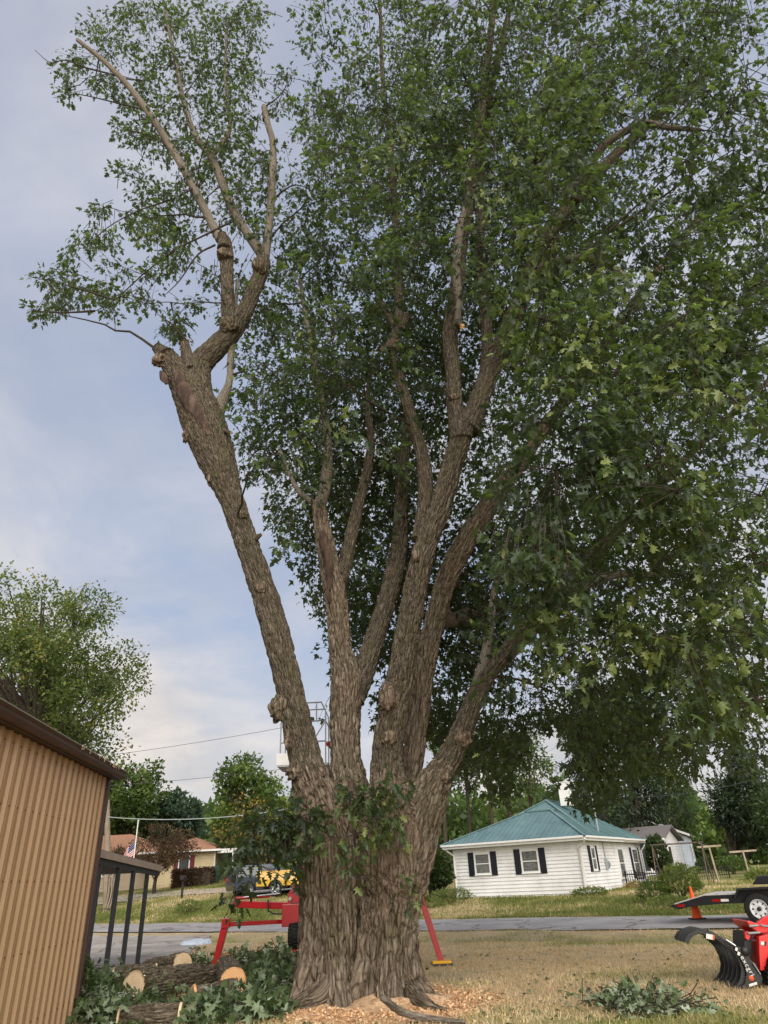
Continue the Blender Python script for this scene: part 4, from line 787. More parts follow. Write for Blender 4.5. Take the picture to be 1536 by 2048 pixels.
def brush(name, label, cat, blobs, seed, size=0.13, dens=1.0, m_=None, tm=None, group=None, zmax=0.35, cb=0.42):
    """heap of cut leafy twigs; blobs in ground pixels (px,py,rx,ry,n,height)"""
    rr = np.random.default_rng(seed); c0 = G(blobs[0][0], blobs[0][1]); t = thing(name, label, cat, (c0[0], c0[1], 0), 0, group); off = np.array([c0[0], c0[1], 0]); pos = []; TWG = []; sz = []
    for x, y, rx, ry, n, h in blobs:
        n = int(n*dens)
        for _ in range(n):
            a = rr.random()*6.283; q = math.sqrt(rr.random()); g = G(x+math.cos(a)*rx*q, y+math.sin(a)*ry*q, 0.0); g[2] = float(gz(g[0], g[1]))+h*(1-q*q)*rr.random()**0.6+0.015
            k = rr.integers(3, 7); dr = rr.normal(size=3)*[1, 1, 0.35]; dr /= np.linalg.norm(dr)
            TWG.append((np.array([g-dr*0.25, g+[0, 0, 0.03], g+dr*0.2]), np.linspace(0.006, 0.003, 3)))
            for _ in range(k): pos.append(g+rr.normal(size=3)*[0.14, 0.14, 0.07]+[0, 0, 0.02])
    pos = np.array(pos); pos[:, 2] = np.maximum(pos[:, 2], gz(pos[:, 0], pos[:, 1])+0.01); n = len(pos)
    fw = rr.normal(size=(n, 3)); fw[:, 2] -= 0.3; nm = rr.normal(size=(n, 3))*0.8; nm[:, 2] += 0.7; c = np.clip(cb+0.24*rr.normal(size=n), 0, 1)
    leaf_obj('leaf_heap', leaves(pos-off, fw, nm, size*(0.6+0.7*rr.random(n)), c, tm or LEAF5), m_ or M_BRUSH, t)
    V, F, B = tubes([(q-off, rd) for q, rd in TWG], 4); o = bark_obj('twigs', (V, F, B), M_TWIG, t); o['kind'] = 'stuff'
    return t
brush('brush_pile', 'dark green leafy brush heaped against the shed corner', 'brush pile', [(198, 1998, 34, 34, 105, 0.38), (195, 2040, 45, 24, 100, 0.3), (285, 2018, 40, 8, 16, 0.15), (255, 2045, 50, 16, 45, 0.2), (325, 2020, 14, 14, 14, 0.3)], 1)
brush('brush_pile', 'silvery green cut leaves strewn between the logs and the trunk', 'brush pile', [(470, 2034, 86, 16, 150, 0.2), (548, 2005, 46, 28, 130, 0.28), (390, 2042, 50, 10, 60, 0.15), (430, 2014, 40, 8, 20, 0.15)], 2, 0.15)
brush('brush_pile', 'tangled leafy branches heaped behind the logs below the red lift leg', 'brush pile', [(510, 1955, 60, 20, 150, 0.45), (450, 1938, 36, 8, 36, 0.28), (560, 1965, 45, 24, 120, 0.5), (520, 1935, 70, 7, 60, 0.25), (395, 1935, 24, 8, 22, 0.25)], 3)
brush('fallen_branch', 'grey green leafy branch dropped on the dry lawn', 'branch', [(1240, 2012, 34, 12, 48, 0.14), (1300, 2008, 44, 8, 30, 0.10), (1370, 2022, 60, 10, 34, 0.06), (1290, 2032, 50, 8, 20, 0.05), (1180, 2008, 30, 3, 4, 0.03)], 4, 0.09, cb=0.6)
# scattered leaf bits over the lawn
rr = np.random.default_rng(9); n = 900; y = 9.3+8*rr.random(n)**1.6; x = (rr.random(n)*2-1)*y*0.62; ok = (NX*x+NY*y < 21) & (x > -4.3) & (np.hypot(x+0.3, y-11.6) > 1.3); x, y = x[ok], y[ok]; n = len(x)
nm = rr.normal(size=(n, 3))*0.3; nm[:, 2] += 1; o = leaf_obj('fallen_leaves', leaves(np.stack([x, y, gz(x, y)+0.03], 1), rr.normal(size=(n, 3))*[1, 1, 0.2], nm, 0.05+0.07*rr.random(n), np.clip(rr.normal(size=n)*0.25+0.35, 0, 1), LEAF3), M_BRUSH, None)
tag(o, 'green leaf scraps scattered over the dry grass', 'leaves')
# sawdust: low mound plus loose chips round the trunk
M_SAW = mat('sawdust', [S_(120, 92, 68), S_(176, 140, 106), S_(206, 172, 136), S_(140, 108, 82)], 14, 0.95, 1.0, 40, bdist=0.02)
def saw_h(x, y):
    d = np.hypot((x+0.35)/1.3, (y-11.0)/1.15); return 0.16*np.exp(-(d/1.05)**3)*(0.35+1.1*fbm(x*2.6, y*2.6, 0, 31, 3))
xs = np.linspace(-2.9, 2.2, 120); ys = np.linspace(9.0, 13.2, 110); X, Y = np.meshgrid(xs, ys); H = saw_h(X, Y); e = 0.045*(0.6+0.8*vn(X*3, Y*3, 0, 8)); Z = gz(X, Y)+(H-e)
i0 = (np.arange(109)[:, None]*120+np.arange(119)[None]).ravel(); Fq = np.stack([i0, i0+1, i0+121, i0+120], 1); keep = (H-e).ravel()[Fq].max(1) > -0.012; Z = np.where(H-e < -0.02, gz(X, Y)-0.05, Z)
tag(link('sawdust', mesh_np('sawdust', np.stack([X, Y, Z], -1), Fq[keep], None, True), None, [M_SAW]), 'pale orange sawdust drifted round the foot of the maple', 'sawdust', kind='stuff')
n = 9000; a = rr.random(n)*6.283; q = np.abs(rr.normal(size=n)); x = -0.4+np.cos(a)*(1.0+q*0.36)*1.05; y = 11.3+np.sin(a)*(1.05+q*0.42); z = np.maximum(gz(x, y), gz(x, y)+saw_h(x, y)-0.045)+0.012
M_CHIP = leafmat('wood_chip', [(0, S_(160, 118, 84)), (0.5, S_(204, 164, 122)), (1, S_(232, 202, 162))], 0.1, (0.6, 0.4, 0.25), 0.9, 0.1)
o = leaf_obj('wood_chips', leaves(np.stack([x, y, z], 1), rr.normal(size=(n, 3))*[1, 1, 0.4], rr.normal(size=(n, 3))+[0, 0, 0.8], 0.02+0.04*rr.random(n)**2, rr.random(n), LEAFQ), M_CHIP, None); tag(o, 'loose wood chips scattered round the maple roots', 'wood chips')
# leaning cut branch lying on the roots
b = thing('cut_branch', 'bare curved cut branch lying across the maple roots in sawdust', 'branch', tuple(G(800, 2020)))
pts = np.array([G(766, 1996, 0.34), G(800, 2022, 0.15), G(840, 2034, 0.07), (G(885, 2040, 0.05)), G(930, 2044, 0.04)]); bark_obj('bark', bark_tube(pts-G(800, 2020), [0.038, 0.04, 0.036, 0.032, 0.022], 24, 0.02, 0.006, 61, 0, True, 0, 0.08, 0.04), M_BARK3, b)
# shrub sprig against the shed wall
def shrub(name, label, cat, c, rx, ry, h, n, size, cols, seed, tm=None, group=None, trans=0.3, flat=0.0, shape=None):
    rr = np.random.default_rng(seed); mt = MATS.get(cols) if isinstance(cols, str) else None
    t = thing(name, label, cat, tuple(c), 0, group); d = nrmz(rr.normal(size=(n, 3))); d[:, 2] = np.abs(d[:, 2])*rr.choice([1, 1, -0.3], n); k = 0.55+0.45*rr.random(n)**0.5
    lump = 0.75+0.5*fbm(d[:, 0]*2+seed, d[:, 1]*2, d[:, 2]*2, seed, 3); zf = np.clip(0.45+0.55*d[:, 2]*k*lump, 0.0, 1.25)
    pos = np.stack([d[:, 0]*rx*k*lump, d[:, 1]*ry*k*lump, zf*h], 1)
    fw = d+rr.normal(size=(n, 3))*0.6+[0, 0, flat]; nm = rr.normal(size=(n, 3))*0.6+[0, 0, 0.7]; c_ = np.clip(0.45+0.25*rr.normal(size=n)+0.5*(fbm(pos[:, 0]*1.5, pos[:, 1]*1.5, pos[:, 2]*1.5, seed, 2)-0.5), 0, 1)
    leaf_obj('foliage', leaves(pos, fw, nm, size*(0.6+0.8*rr.random(n)), c_, tm or LEAFQ), mt, t)
    st = MB()
    for _ in range(7):
        a = rr.random()*6.28; st.tube([(0.02*math.cos(a), 0.02*math.sin(a), -0.03), (0.25*rx*math.cos(a), 0.25*ry*math.sin(a), h*0.4), (0.5*rx*math.cos(a), 0.5*ry*math.sin(a), h*0.75)], [0.03*h, 0.02*h, 0.008*h], 5)
    st.build('stems', M_DARKB if 'M_DARKB' in globals() else M_BROWN, t); return t
leafmat('lf_dark', [(0, S_(30, 42, 24)), (0.5, S_(50, 66, 34)), (1, S_(84, 98, 50))], 0.3, (0.2, 0.28, 0.05))
leafmat('lf_mid', [(0, S_(44, 60, 28)), (0.5, S_(74, 96, 42)), (1, S_(120, 134, 66))], 0.35, (0.28, 0.38, 0.06))
leafmat('lf_lime', [(0, S_(66, 84, 36)), (0.5, S_(104, 122, 54)), (0.85, S_(146, 152, 76)), (1, S_(176, 160, 84))], 0.4, (0.35, 0.42, 0.07))
leafmat('lf_blue', [(0, S_(36, 52, 42)), (0.5, S_(58, 78, 58)), (1, S_(92, 110, 84))], 0.3, (0.2, 0.3, 0.1))
leafmat('lf_red', [(0, S_(58, 40, 34)), (0.5, S_(88, 66, 46)), (1, S_(108, 104, 56))], 0.3, (0.3, 0.2, 0.06))
leafmat('lf_autumn', [(0, S_(70, 84, 40)), (0.5, S_(126, 112, 56)), (0.8, S_(186, 142, 56)), (1, S_(204, 112, 50))], 0.4, (0.5, 0.35, 0.06))
leafmat('lf_pine', [(0, S_(26, 36, 24)), (0.5, S_(42, 56, 34)), (1, S_(66, 80, 46))], 0.2, (0.15, 0.2, 0.05))
leafmat('lf_weed', [(0, S_(60, 78, 34)), (0.5, S_(104, 122, 56)), (1, S_(156, 146, 86))], 0.35, (0.35, 0.4, 0.08))
shrub('evergreen_sprig', 'small upright evergreen shrub growing against the tan shed wall', 'shrub', xyz(*(G(122, 2040)[:2]+np.array([0.22, 0.0]))), 0.12, 0.16, 0.75, 900, 0.05, 'lf_dark', 5, None, None, 0.3, 0.8)
# ================================================================== RED TRAILER LIFT
M_RED = mat('lift_red_paint', [S_(150, 16, 22), S_(172, 22, 28)], 3, 0.35, spec=0.5, coat=0.3)
M_RUB = mat('rubber', [S_(26, 26, 26), S_(40, 40, 39)], 14, 0.85, 0.3, 60)
M_GALV = mat('galvanised_tube', [S_(122, 126, 126), S_(146, 150, 150)], 8, 0.45, metallic=0.3)
M_YEL = mat('yellow_pad', [S_(214, 156, 34), S_(226, 172, 50)], 6, 0.6)
M_BLK = mat('black_paint', [S_(22, 22, 23), S_(32, 32, 33)], 8, 0.45, spec=0.45)
M_CHR = mat('cylinder_chrome', [S_(190, 192, 194)], rough=0.2, metallic=0.9)
M_WHT = mat('white_paint', [S_(214, 212, 206), S_(226, 224, 220)], 6, 0.6)
lc = np.array([-1.55, 16.6, 0]); lift = thing('boom_lift', 'red trailer boom lift on splayed outriggers parked behind the maple trunk', 'lift', tuple(lc))
A = lambda px, py, Y: tuple(P(px, py, Y)-lc)
def outrigger(top, foot, pad=True):
    b = MB().beam(top, foot, 0.13, 0.11, 0, (0, 1, 0), 0.10, 0.09).build('outrigger', M_RED, lift, 0.008)
    f = Vector(foot)
    p = MB().box((f.x, f.y, f.z+0.02), (0.36, 0.34, 0.05)).build('pad', M_YEL, b, 0.012)
    MB().box((f.x, f.y, f.z-0.015), (0.40, 0.38, 0.035)).build('pad_base', M_BLK, b, 0.008)
    MB().tube([(f.x, f.y, f.z+0.03), (f.x, f.y, f.z+0.13)], 0.035, 12).build('jack_screw', M_CHR, b)
    MB().box(tuple(Vector(top)), (0.15, 0.16, 0.16)).build('knuckle', M_RED, b, 0.01)
def gfoot(px, py): g = G(px, py); return (g[0]-lc[0], g[1]-lc[1], float(gz(g[0], g[1]))+0.04)
fL, fR, fM = gfoot(424, 1956), gfoot(884, 1932), gfoot(590, 1916)
outrigger(A(452, 1846, fL[1]+lc[1]), fL); outrigger(A(842, 1795, fR[1]+lc[1]), fR); outrigger(A(588, 1830, fM[1]+lc[1]), fM); outrigger((1.2, 1.9, 0.85), (1.55, 2.3, 0.05))
MB().beam(A(452, 1849, fL[1]+lc[1]), A(590, 1842, 16.3), 0.06, 0.075).beam(A(842, 1800, fR[1]+lc[1]), (0.2, 0.2, 0.95), 0.08, 0.10).build('cross_beam', M_RED, lift, 0.006)
MB().box(A(596, 1829, 16.2), (0.6, 0.5, 0.40)).box((0.4, 0.2, 0.85), (1.6, 0.7, 0.25)).build('chassis', M_RED, lift, 0.012)
MB().beam(A(468, 1808, 16.4), A(592, 1812, 16.2), 0.14, 0.13).build('tow_boom', M_RED, lift, 0.01)
MB().tube([A(470, 1797, 16.3), A(540, 1792, 16.25)], 0.03, 10).build('ram_sleeve', M_RED, lift)
MB().tube([A(486, 1795, 16.28), A(560, 1787, 16.2)], 0.018, 10).build('ram_rod', M_CHR, lift)
MB().beam(A(500, 1784, 16.2), A(592, 1777, 16.1), 0.06, 0.03).build('light_bar', M_GALV, lift, 0.005)
MB().tube([A(536, 1800, 16.1), A(537, 1822, 16.1), A(545, 1827, 16.1), A(562, 1828, 16.1), A(572, 1820, 16.1), A(582, 1807, 16.1), A(596, 1806, 16.1)], 0.016, 8).build('hose', M_BLK, lift)
MB().prism([(0, 0), (0.32, 0), (0.32, 0.32), (0.12, 0.40), (0.0, 0.22)], -0.06, 0.06, 'Y').build('bracket', M_RED, lift, 0.006).location = A(576, 1813, 16.15)
MB().tube([A(604, 1802, 16.1), A(602, 1778, 16.1)], 0.06, 12).build('turret_post', M_RED, lift)
for q in ((468, 1804), (582, 1797)): MB().tube([np.array(A(*q, 16.2))+[0, -0.1, 0], np.array(A(*q, 16.2))+[0, -0.16, 0]], 0.035, 14).build('pivot_pin', M_CHR, lift)
wc = np.array(A(588, 1871, 16.0))
def tyre(mb, c, R_, w, seg=36, lugs=22, mi=0, axis='X'):
    pr = [(R_*0.55, -w*0.42), (R_*0.9, -w*0.5), (R_*0.98, -w*0.40), (R_, -w*0.2), (R_, w*0.2), (R_*0.98, w*0.40), (R_*0.9, w*0.5), (R_*0.55, w*0.42)]
    mb.lathe(pr, c, axis, seg, mi)
    for k in range(lugs):
        a = 2*math.pi*k/lugs
        for sg in (-1, 1):
            a2 = a+(0.5 if sg > 0 else 0)*2*math.pi/lugs
            if axis == 'X': mb.box((c[0]+sg*w*0.24, c[1]+math.cos(a2)*R_*0.995, c[2]+math.sin(a2)*R_*0.995), (w*0.44, R_*0.07, R_*0.14), mi, (a2-math.pi/2, 0, 0))
            else: mb.box((c[0]+math.cos(a2)*R_*0.995, c[1]+sg*w*0.24, c[2]+math.sin(a2)*R_*0.995), (R_*0.14, w*0.44, R_*0.07), mi, (0, -a2, 0))
    return mb
o = tyre(MB(), tuple(wc), 0.225, 0.20).build('wheel', M_RUB, lift); MB().lathe([(0.02, -0.07), (0.11, -0.07), (0.13, -0.085), (0.13, 0.085), (0.11, 0.07), (0.02, 0.07)], tuple(wc), 'X', 24).build('rim', M_GALV, o)
o = tyre(MB(), (wc[0]+1.9, wc[1], wc[2]), 0.225, 0.20).build('wheel', M_RUB, lift)
# boom up to the basket behind the leaning stem
bk = np.array(A(610, 1500, 15.4)); MB().beam((0.3, 0.3, 0.9), (0.25, 0.1, 2.6), 0.18, 0.2).beam((0.25, 0.1, 2.6), tuple(bk+[0.75, 0.2, -0.1]), 0.13, 0.14).beam(tuple(bk+[0.75, 0.2, -0.1]), A(654, 1485, 15.4), 0.08, 0.09).build('boom', M_RED, lift, 0.008)
bas = MB(); x0, x1, z0, z1 = A(563, 1535, 15.4)[0], A(656, 1410, 15.4)[0], A(563, 1535, 15.4)[2], A(640, 1410, 15.4)[2]
y0, y1 = bk[1]-0.35, bk[1]+0.35; tb_ = 0.014
for x in (x0+0.02, x1-0.02):
    for y in (y0, y1): bas.tube([(x, y, z0), (x, y, z1-0.22), (x-(0.1 if x > (x0+x1)/2 else -0.1), y, z1)], tb_, 8)
for z in (z0+0.45, z1-0.42, z1-0.02):
    dx = 0.12 if z > z1-0.1 else 0.02
    bas.tube([(x0+dx, y0, z), (x1-dx, y0, z), (x1-dx, y1, z), (x0+dx, y1, z), (x0+dx, y0, z)] if z > z1-0.1 else [(x0+dx, y0, z), (x1-dx, y0, z), (x1-dx, y1, z)], tb_, 8)
bas.tube([(x1-0.3, y0, z0+0.45), (x1-0.02, y0, z1-0.42)], tb_, 8).tube([(x1-0.22, y0, z1-0.42), (x1-0.22, y0, z1)], tb_, 8)
bo = bas.build('basket', M_GALV, lift); MB().box(((x0+x1)/2, bk[1], z0-0.02), (x1-x0+0.06, 0.76, 0.05)).build('floor', M_GALV, bo, 0.005); MB().box(((x0+x1)/2-0.1, y0-0.02, z0+0.11), (x1-x0-0.1, 0.03, 0.24)).build('kick_panel', M_WHT, bo, 0.005)
# ================================================================== TRAILER
def hexa(o, *a): return o
M_DECK = mat('trailer_deck', [S_(176, 172, 168), S_(206, 202, 198), S_(160, 120, 110)], 5, 0.6, 0.2, 30)
M_REDL = mat('red_lens', [S_(150, 20, 20)], rough=0.2, spec=0.6)
M_RIMW = mat('white_rim', [S_(200, 200, 200), S_(220, 220, 220)], 8, 0.5)
tw = G(1530, 1850); trl = thing('flatbed_trailer', 'black flatbed equipment trailer with white spoke wheel parked at the road edge', 'trailer', (float(tw[0]), float(tw[1]), 0.01), math.atan2(-TY, -TX))
# local: +x towards the hitch (to the right), -x to the beavertail; +y away from the camera side; wheel at origin
DZ = 0.66; MB().prism([(-2.15, 0.40), (-2.35, 0.47), (-2.2, 0.50), (-1.35, 0.70), (4.6, 0.74), (4.6, 0.52), (-0.9, 0.50), (-1.6, 0.46)], -0.06, 0.0, 'Y').prism([(-2.15, 0.40), (-2.35, 0.47), (-2.2, 0.50), (-1.35, 0.70), (4.6, 0.74), (4.6, 0.52), (-0.9, 0.50), (-1.6, 0.46)], 1.9, 1.96, 'Y').box((-2.1, 0.95, 0.44), (0.12, 1.9, 0.10)).box((2, 0.95, 0.6), (0.1, 1.9, 0.1)).box((0, 0.95, 0.34), (0.09, 1.7, 0.09)).box((0.95, 0.95, 0.34), (0.09, 1.7, 0.09)).build('frame', M_BLK, trl, 0.006)
for k in range(9):
    y = 0.01+k*0.21; MB().prism([(-2.2, 0.505), (-1.35, 0.705), (4.6, 0.745), (4.6, 0.775), (-1.35, 0.735), (-2.2, 0.53)], y, y+0.195, 'Y').build('deck_plank', M_DECK, trl)
fd = [(-0.55, 0.62), (-0.42, 0.86), (1.35, 0.90), (1.5, 0.64), (1.46, 0.64), (1.31, 0.85), (-0.38, 0.81), (-0.51, 0.62)]
MB().prism(fd, -0.32, 0.02, 'Y').prism([(-0.55, 0.62), (-0.42, 0.86), (1.35, 0.9), (1.5, 0.64), (1.2, 0.7), (-0.2, 0.7)], -0.05, -0.04, 'Y').build('fender', M_BLK, trl, 0.01)
MB().prism([(-0.1, 0.92), (0.1, 1.12), (1.2, 1.14), (1.4, 0.92)], 0.3, 0.9, 'Y').build('tool_box', M_BLK, trl, 0.02)
for x in (0.0, 0.95):
    for y in (-0.17, 2.07):
        o = tyre(MB(), (x, y, 0.37), 0.37, 0.21, 40, 0, 0, 'Y').build('wheel', M_RUB, trl); sg = -1 if y < 1 else 1
        mb = MB().lathe([(0.05, sg*0.06), (0.10, sg*0.085), (0.155, sg*0.05), (0.19, sg*0.05), (0.215, sg*0.10), (0.225, sg*0.10), (0.21, sg*0.02)], (x, y, 0.37), 'Y', 32)
        mb.build('rim', M_RIMW, o); hb = MB().lathe([(0.0, sg*0.12), (0.045, sg*0.12), (0.05, sg*0.05)], (x, y, 0.37), 'Y', 16)
        hb.build('hub', M_BLK, o); hb = MB()
        for k in range(8):
            a = k*math.pi/4; hb.box((x+math.cos(a)*0.155, y+sg*0.056, 0.37+math.sin(a)*0.155), (0.05, 0.02, 0.028), 0, (0, -a, 0))
        hb.build('rim_slots', M_BLK, o)['kind'] = 'stuff'
MB().box((-2.02, -0.065, 0.475), (0.18, 0.02, 0.07)).build('tail_light', M_REDL, trl, 0.006)
MB().box((-1.05, -0.063, 0.58), (0.22, 0.008, 0.06)).build('red_reflector', M_REDL, trl); MB().box((-0.83, -0.063, 0.582), (0.20, 0.008, 0.06)).build('white_reflector', M_WHT, trl)
# ================================================================== CONE
M_ORG = mat('cone_orange', [S_(232, 84, 24), S_(240, 98, 34)], 4, 0.55)
cg = G(1396, 1843); cone = thing('traffic_cone', 'orange traffic cone on black base standing on the road behind the trailer', 'traffic cone', (float(cg[0]), float(cg[1]), 0.05))
MB().lathe([(0.0, 0.86), (0.028, 0.86), (0.032, 0.83), (0.13, 0.12), (0.15, 0.05), (0.16, 0.045), (0.16, 0.03)], (0, 0, 0), 'Z', 28).build('cone_body', M_ORG, cone)
MB().prism([(math.cos(a)*0.25*(1.12 if k % 2 else 1), math.sin(a)*0.25*(1.12 if k % 2 else 1)) for k, a in enumerate(np.linspace(0, 2*math.pi, 8, endpoint=False))], 0.0, 0.04, 'Z').build('base', M_RUB, cone, 0.008)
# ================================================================== MINI LOADER WITH ROOT GRAPPLE
M_SRED = mat('loader_red_paint', [S_(206, 28, 22), S_(222, 38, 28)], 3, 0.4, spec=0.5, coat=0.2)
M_GBLK = mat('grapple_black', [S_(18, 18, 19), S_(34, 33, 32)], 7, 0.5, 0.2, 40, spec=0.45)
M_DECAL = mat('decal_white', [S_(206, 204, 196)], rough=0.6)
M_DECO = mat('decal_orange', [S_(196, 84, 44)], rough=0.6)
sg0 = G(1478, 1980); sk = thing('mini_loader', 'red compact stand-on loader with black rubber tracks facing the maple', 'loader', (float(sg0[0]), float(sg0[1]), 0.0), math.radians(-4))
GX = lambda cx, cy: (((cx-900)+0.245*(1235-cy))/7.84*0.0070, (1235-cy)/7.84*0.00575)   # side-view outline -> metres (x right, z up), lens lean taken out
def poly(L_): return [GX(*q) for q in L_]
grp = thing('root_grapple', 'black root grapple with curved tines and white lettering resting on the grass', 'grapple', (float(sg0[0]), float(sg0[1]), 0.01), math.radians(-4))
tine = [(640, 520), (700, 560), (800, 700), (880, 860), (960, 900), (985, 1050), (960, 1150), (890, 1235), (820, 1240), (880, 1150), (890, 1040), (850, 950), (780, 800), (700, 640)]
tine = [(815, 560), (880, 640), (990, 840), (1010, 960), (1000, 1080), (960, 1170), (880, 1240), (800, 1244), (880, 1180), (930, 1090), (945, 960), (915, 840), (850, 700), (790, 620), (650, 500), (700, 480)]
for k in range(6):
    y = 0.02+k*0.16; MB().prism(poly(tine), y, y+0.022, 'Y').build('lower_tine', M_GBLK, grp, 0.003)
up = [(215, 540), (180, 520), (150, 470), (200, 380), (290, 330), (400, 300), (500, 320), (640, 400), (760, 490), (840, 540), (870, 600), (800, 590), (700, 520), (620, 470), (560, 440), (470, 400), (380, 385), (310, 405), (250, 450), (225, 500)]
for k in range(4):
    y = 0.22+k*0.17; MB().prism(poly(up), y, y+0.022, 'Y').build('upper_tine', M_GBLK, grp, 0.003)
side = [(820, 570), (900, 590), (1000, 640), (1020, 700), (1060, 790), (1150, 880), (1240, 1080), (1230, 1160), (1130, 1210), (1000, 1235), (890, 1240), (985, 1150), (1005, 1020), (980, 900), (900, 740)]
for y in (-0.02, 0.84): MB().prism(poly(side), y, y+0.02, 'Y').build('side_plate', M_GBLK, grp, 0.003)
MB().prism(poly([(1060, 800), (1150, 890), (1240, 1080), (1200, 1090), (1110, 910), (1030, 830)]), 0.0, 0.84, 'Y').build('back_plate', M_GBLK, grp)
for q in ((700, 470), (520, 352)): c = GX(*q); MB().tube([(c[0], 0.21, c[1]), (c[0], 0.76, c[1])], 0.018, 8).build('cross_rod', M_GBLK, grp)
c0, c1 = GX(690, 470), GX(830, 570); MB().tube([(c0[0], -0.035, c0[1]), (c1[0], -0.035, c1[1])], 0.014, 10).build('ram_rod', M_CHR, grp)
c0, c1 = GX(1090, 840), GX(1200, 1020); MB().tube([(c0[0], -0.04, c0[1]), (c1[0], -0.04, c1[1])], 0.01, 10).build('hydraulic_line', M_CHR, grp)
MB().lathe([(0.0, -0.045), (0.055, -0.045), (0.06, -0.02)], (GX(985, 660)[0], 0, GX(985, 660)[1]), 'Y', 18).build('pivot_boss', M_GBLK, grp)
MB().prism(poly([(480, 385), (610, 415), (605, 495), (478, 465)]), 0.028, 0.034, 'Y').build('warning_decal', M_DECAL, grp).location = (0, 0.185, 0)
MB().prism(poly([(582, 408), (612, 416), (608, 497), (580, 490)]), 0.024, 0.03, 'Y').build('decal_edge', M_DECO, grp).location = (0, 0.187, 0)
MB().lathe([(0.0, -0.026), (0.032, -0.026), (0.034, -0.02)], (GX(1075, 1075)[0], 0, GX(1075, 1075)[1]), 'Y', 20).build('round_decal', M_DECO, grp)
MB().prism(poly([(1035, 1165), (1150, 1135), (1160, 1170), (1045, 1205)]), -0.026, -0.021, 'Y').build('plate_decal', M_DECAL, grp)
for q in ((850, 625), (885, 695)): c = GX(*q); MB().box((c[0], -0.024, c[1]), (0.03, 0.006, 0.04), 0, (0, 0.5, 0)).build('decal_mark', M_DECAL, grp)
tcv = bpy.data.curves.new('lettering', 'FONT'); tcv.body = 'excgri'; tcv.size = 0.085; tcv.extrude = 0.002; tcv.space_character = 1.15
to = bpy.data.objects.new('tmp', tcv); COL.objects.link(to); dg = bpy.context.evaluated_depsgraph_get(); tme = bpy.data.meshes.new_from_object(to.evaluated_get(dg)); bpy.data.objects.remove(to)
lt = link('lettering', tme, grp, [M_DECAL]); tme.materials.clear(); tme.materials.append(M_DECAL)
a0, a1 = GX(905, 745), GX(1050, 1010); dv = Vector((a1[0]-a0[0], 0, a1[1]-a0[1])).normalized(); upv = Vector((0, -1, 0)).cross(dv)
lt.matrix_local = Matrix(((dv.x, upv.x, 0, a0[0]-upv.x*0.0), (0, 0, -1, -0.026), (dv.z, upv.z, 0, a0[1]-upv.z*0.0), (0, 0, 0, 1)))
# loader body
LXo = lambda x, z: (x, z)
for y in (0.05, 0.85):
    MB().prism(poly([(1215, 440), (1400, 400), (1480, 350), (1560, 270), (1640, 200), (1800, 150), (2300, 130), (2300, 260), (1800, 290), (1640, 380), (1540, 520), (1420, 660), (1330, 800), (1310, 960), (1235, 970), (1220, 700)]), y, y+0.09, 'Y').build('lift_arm', M_SRED, sk, 0.008)
MB().prism(poly([(1095, 205), (1130, 190), (1240, 240), (1400, 300), (1500, 330), (1480, 400), (1290, 400), (1150, 300)]), 0.2, 0.8, 'Y').build('front_frame', M_SRED, sk, 0.008)
MB().prism(poly([(1070, 380), (1150, 370), (1190, 450), (1200, 600), (1195, 760), (1130, 820), (1085, 780), (1075, 560)]), 0.25, 0.7, 'Y').build('attachment_mount', M_GBLK, sk, 0.008)
MB().prism(poly([(1060, 370), (1110, 360), (1140, 440), (1120, 500), (1070, 480)]), 0.18, 0.24, 'Y').build('latch', M_SRED, sk, 0.004)
for q0, q1, y in (((1110, 275), (1240, 270), 0.15), ((1090, 390), (1270, 385), 0.15)): c0, c1 = GX(*q0), GX(*q1); MB().tube([(c0[0], y, c0[1]), (c1[0], y, c1[1])], 0.016, 10).build('ram_rod', M_GALV, sk)
c = [GX(*q) for q in ((1270, 250), (1300, 275), (1360, 285), (1440, 300))]; MB().tube([(x, 0.12, z) for x, z in c], 0.014, 8).build('hose', M_GALV, sk)
MB().prism(poly([(1300, 520), (1500, 420), (2300, 300), (2300, 900), (1400, 1000), (1300, 960)]), 0.2, 0.8, 'Y').build('body', M_SRED, sk, 0.02)
tk = [(1320, 1180), (1290, 1080), (1300, 960), (1350, 820), (1440, 680), (1540, 620), (2300, 640), (2360, 800), (2340, 1150), (2240, 1235), (1420, 1235)]
for y0, y1 in ((-0.10, 0.10), (0.90, 1.10)):
    o = MB().prism(poly(tk), y0, y1, 'Y').build('track', M_RUB, sk, 0.03)
    for q, R_ in (((1560, 1080), 0.13), ((1500, 820), 0.09), ((1780, 1140), 0.07), ((2000, 1140), 0.07), ((2220, 1100), 0.11)):
        c = GX(*q); MB().lathe([(0.02, y0-0.02), (R_*0.6, y0-0.02), (R_*0.65, y0-0.005), (R_, y0-0.015), (R_, y0+0.01)], (c[0], 0, c[1]), 'Y', 24).build('track_roller', M_GBLK, o)
pl = tk+[tk[0]]
for i in range(len(pl)-1):
    n = max(1, int(math.hypot(pl[i+1][0]-pl[i][0], pl[i+1][1]-pl[i][1])/55))
    for k in range(n):
        f = (k+0.5)/n; c = GX(pl[i][0]*(1-f)+pl[i+1][0]*f, pl[i][1]*(1-f)+pl[i+1][1]*f); an = math.atan2(pl[i+1][1]-pl[i][1], pl[i+1][0]-pl[i][0])
        MB().box((c[0], 0.0, c[1]), (0.03, 0.19, 0.035), 0, (0, an, 0)).build('track_lug', M_RUB, sk)
MB().prism(poly([(1240, 515), (1290, 520), (1288, 575), (1242, 568)]), 0.043, 0.05, 'Y').build('white_decal', M_DECAL, sk)
MB().prism(poly([(1452, 460), (1560, 400), (1570, 425), (1462, 485)]), 0.043, 0.05, 'Y').build('arm_decal', M_DECAL, sk)
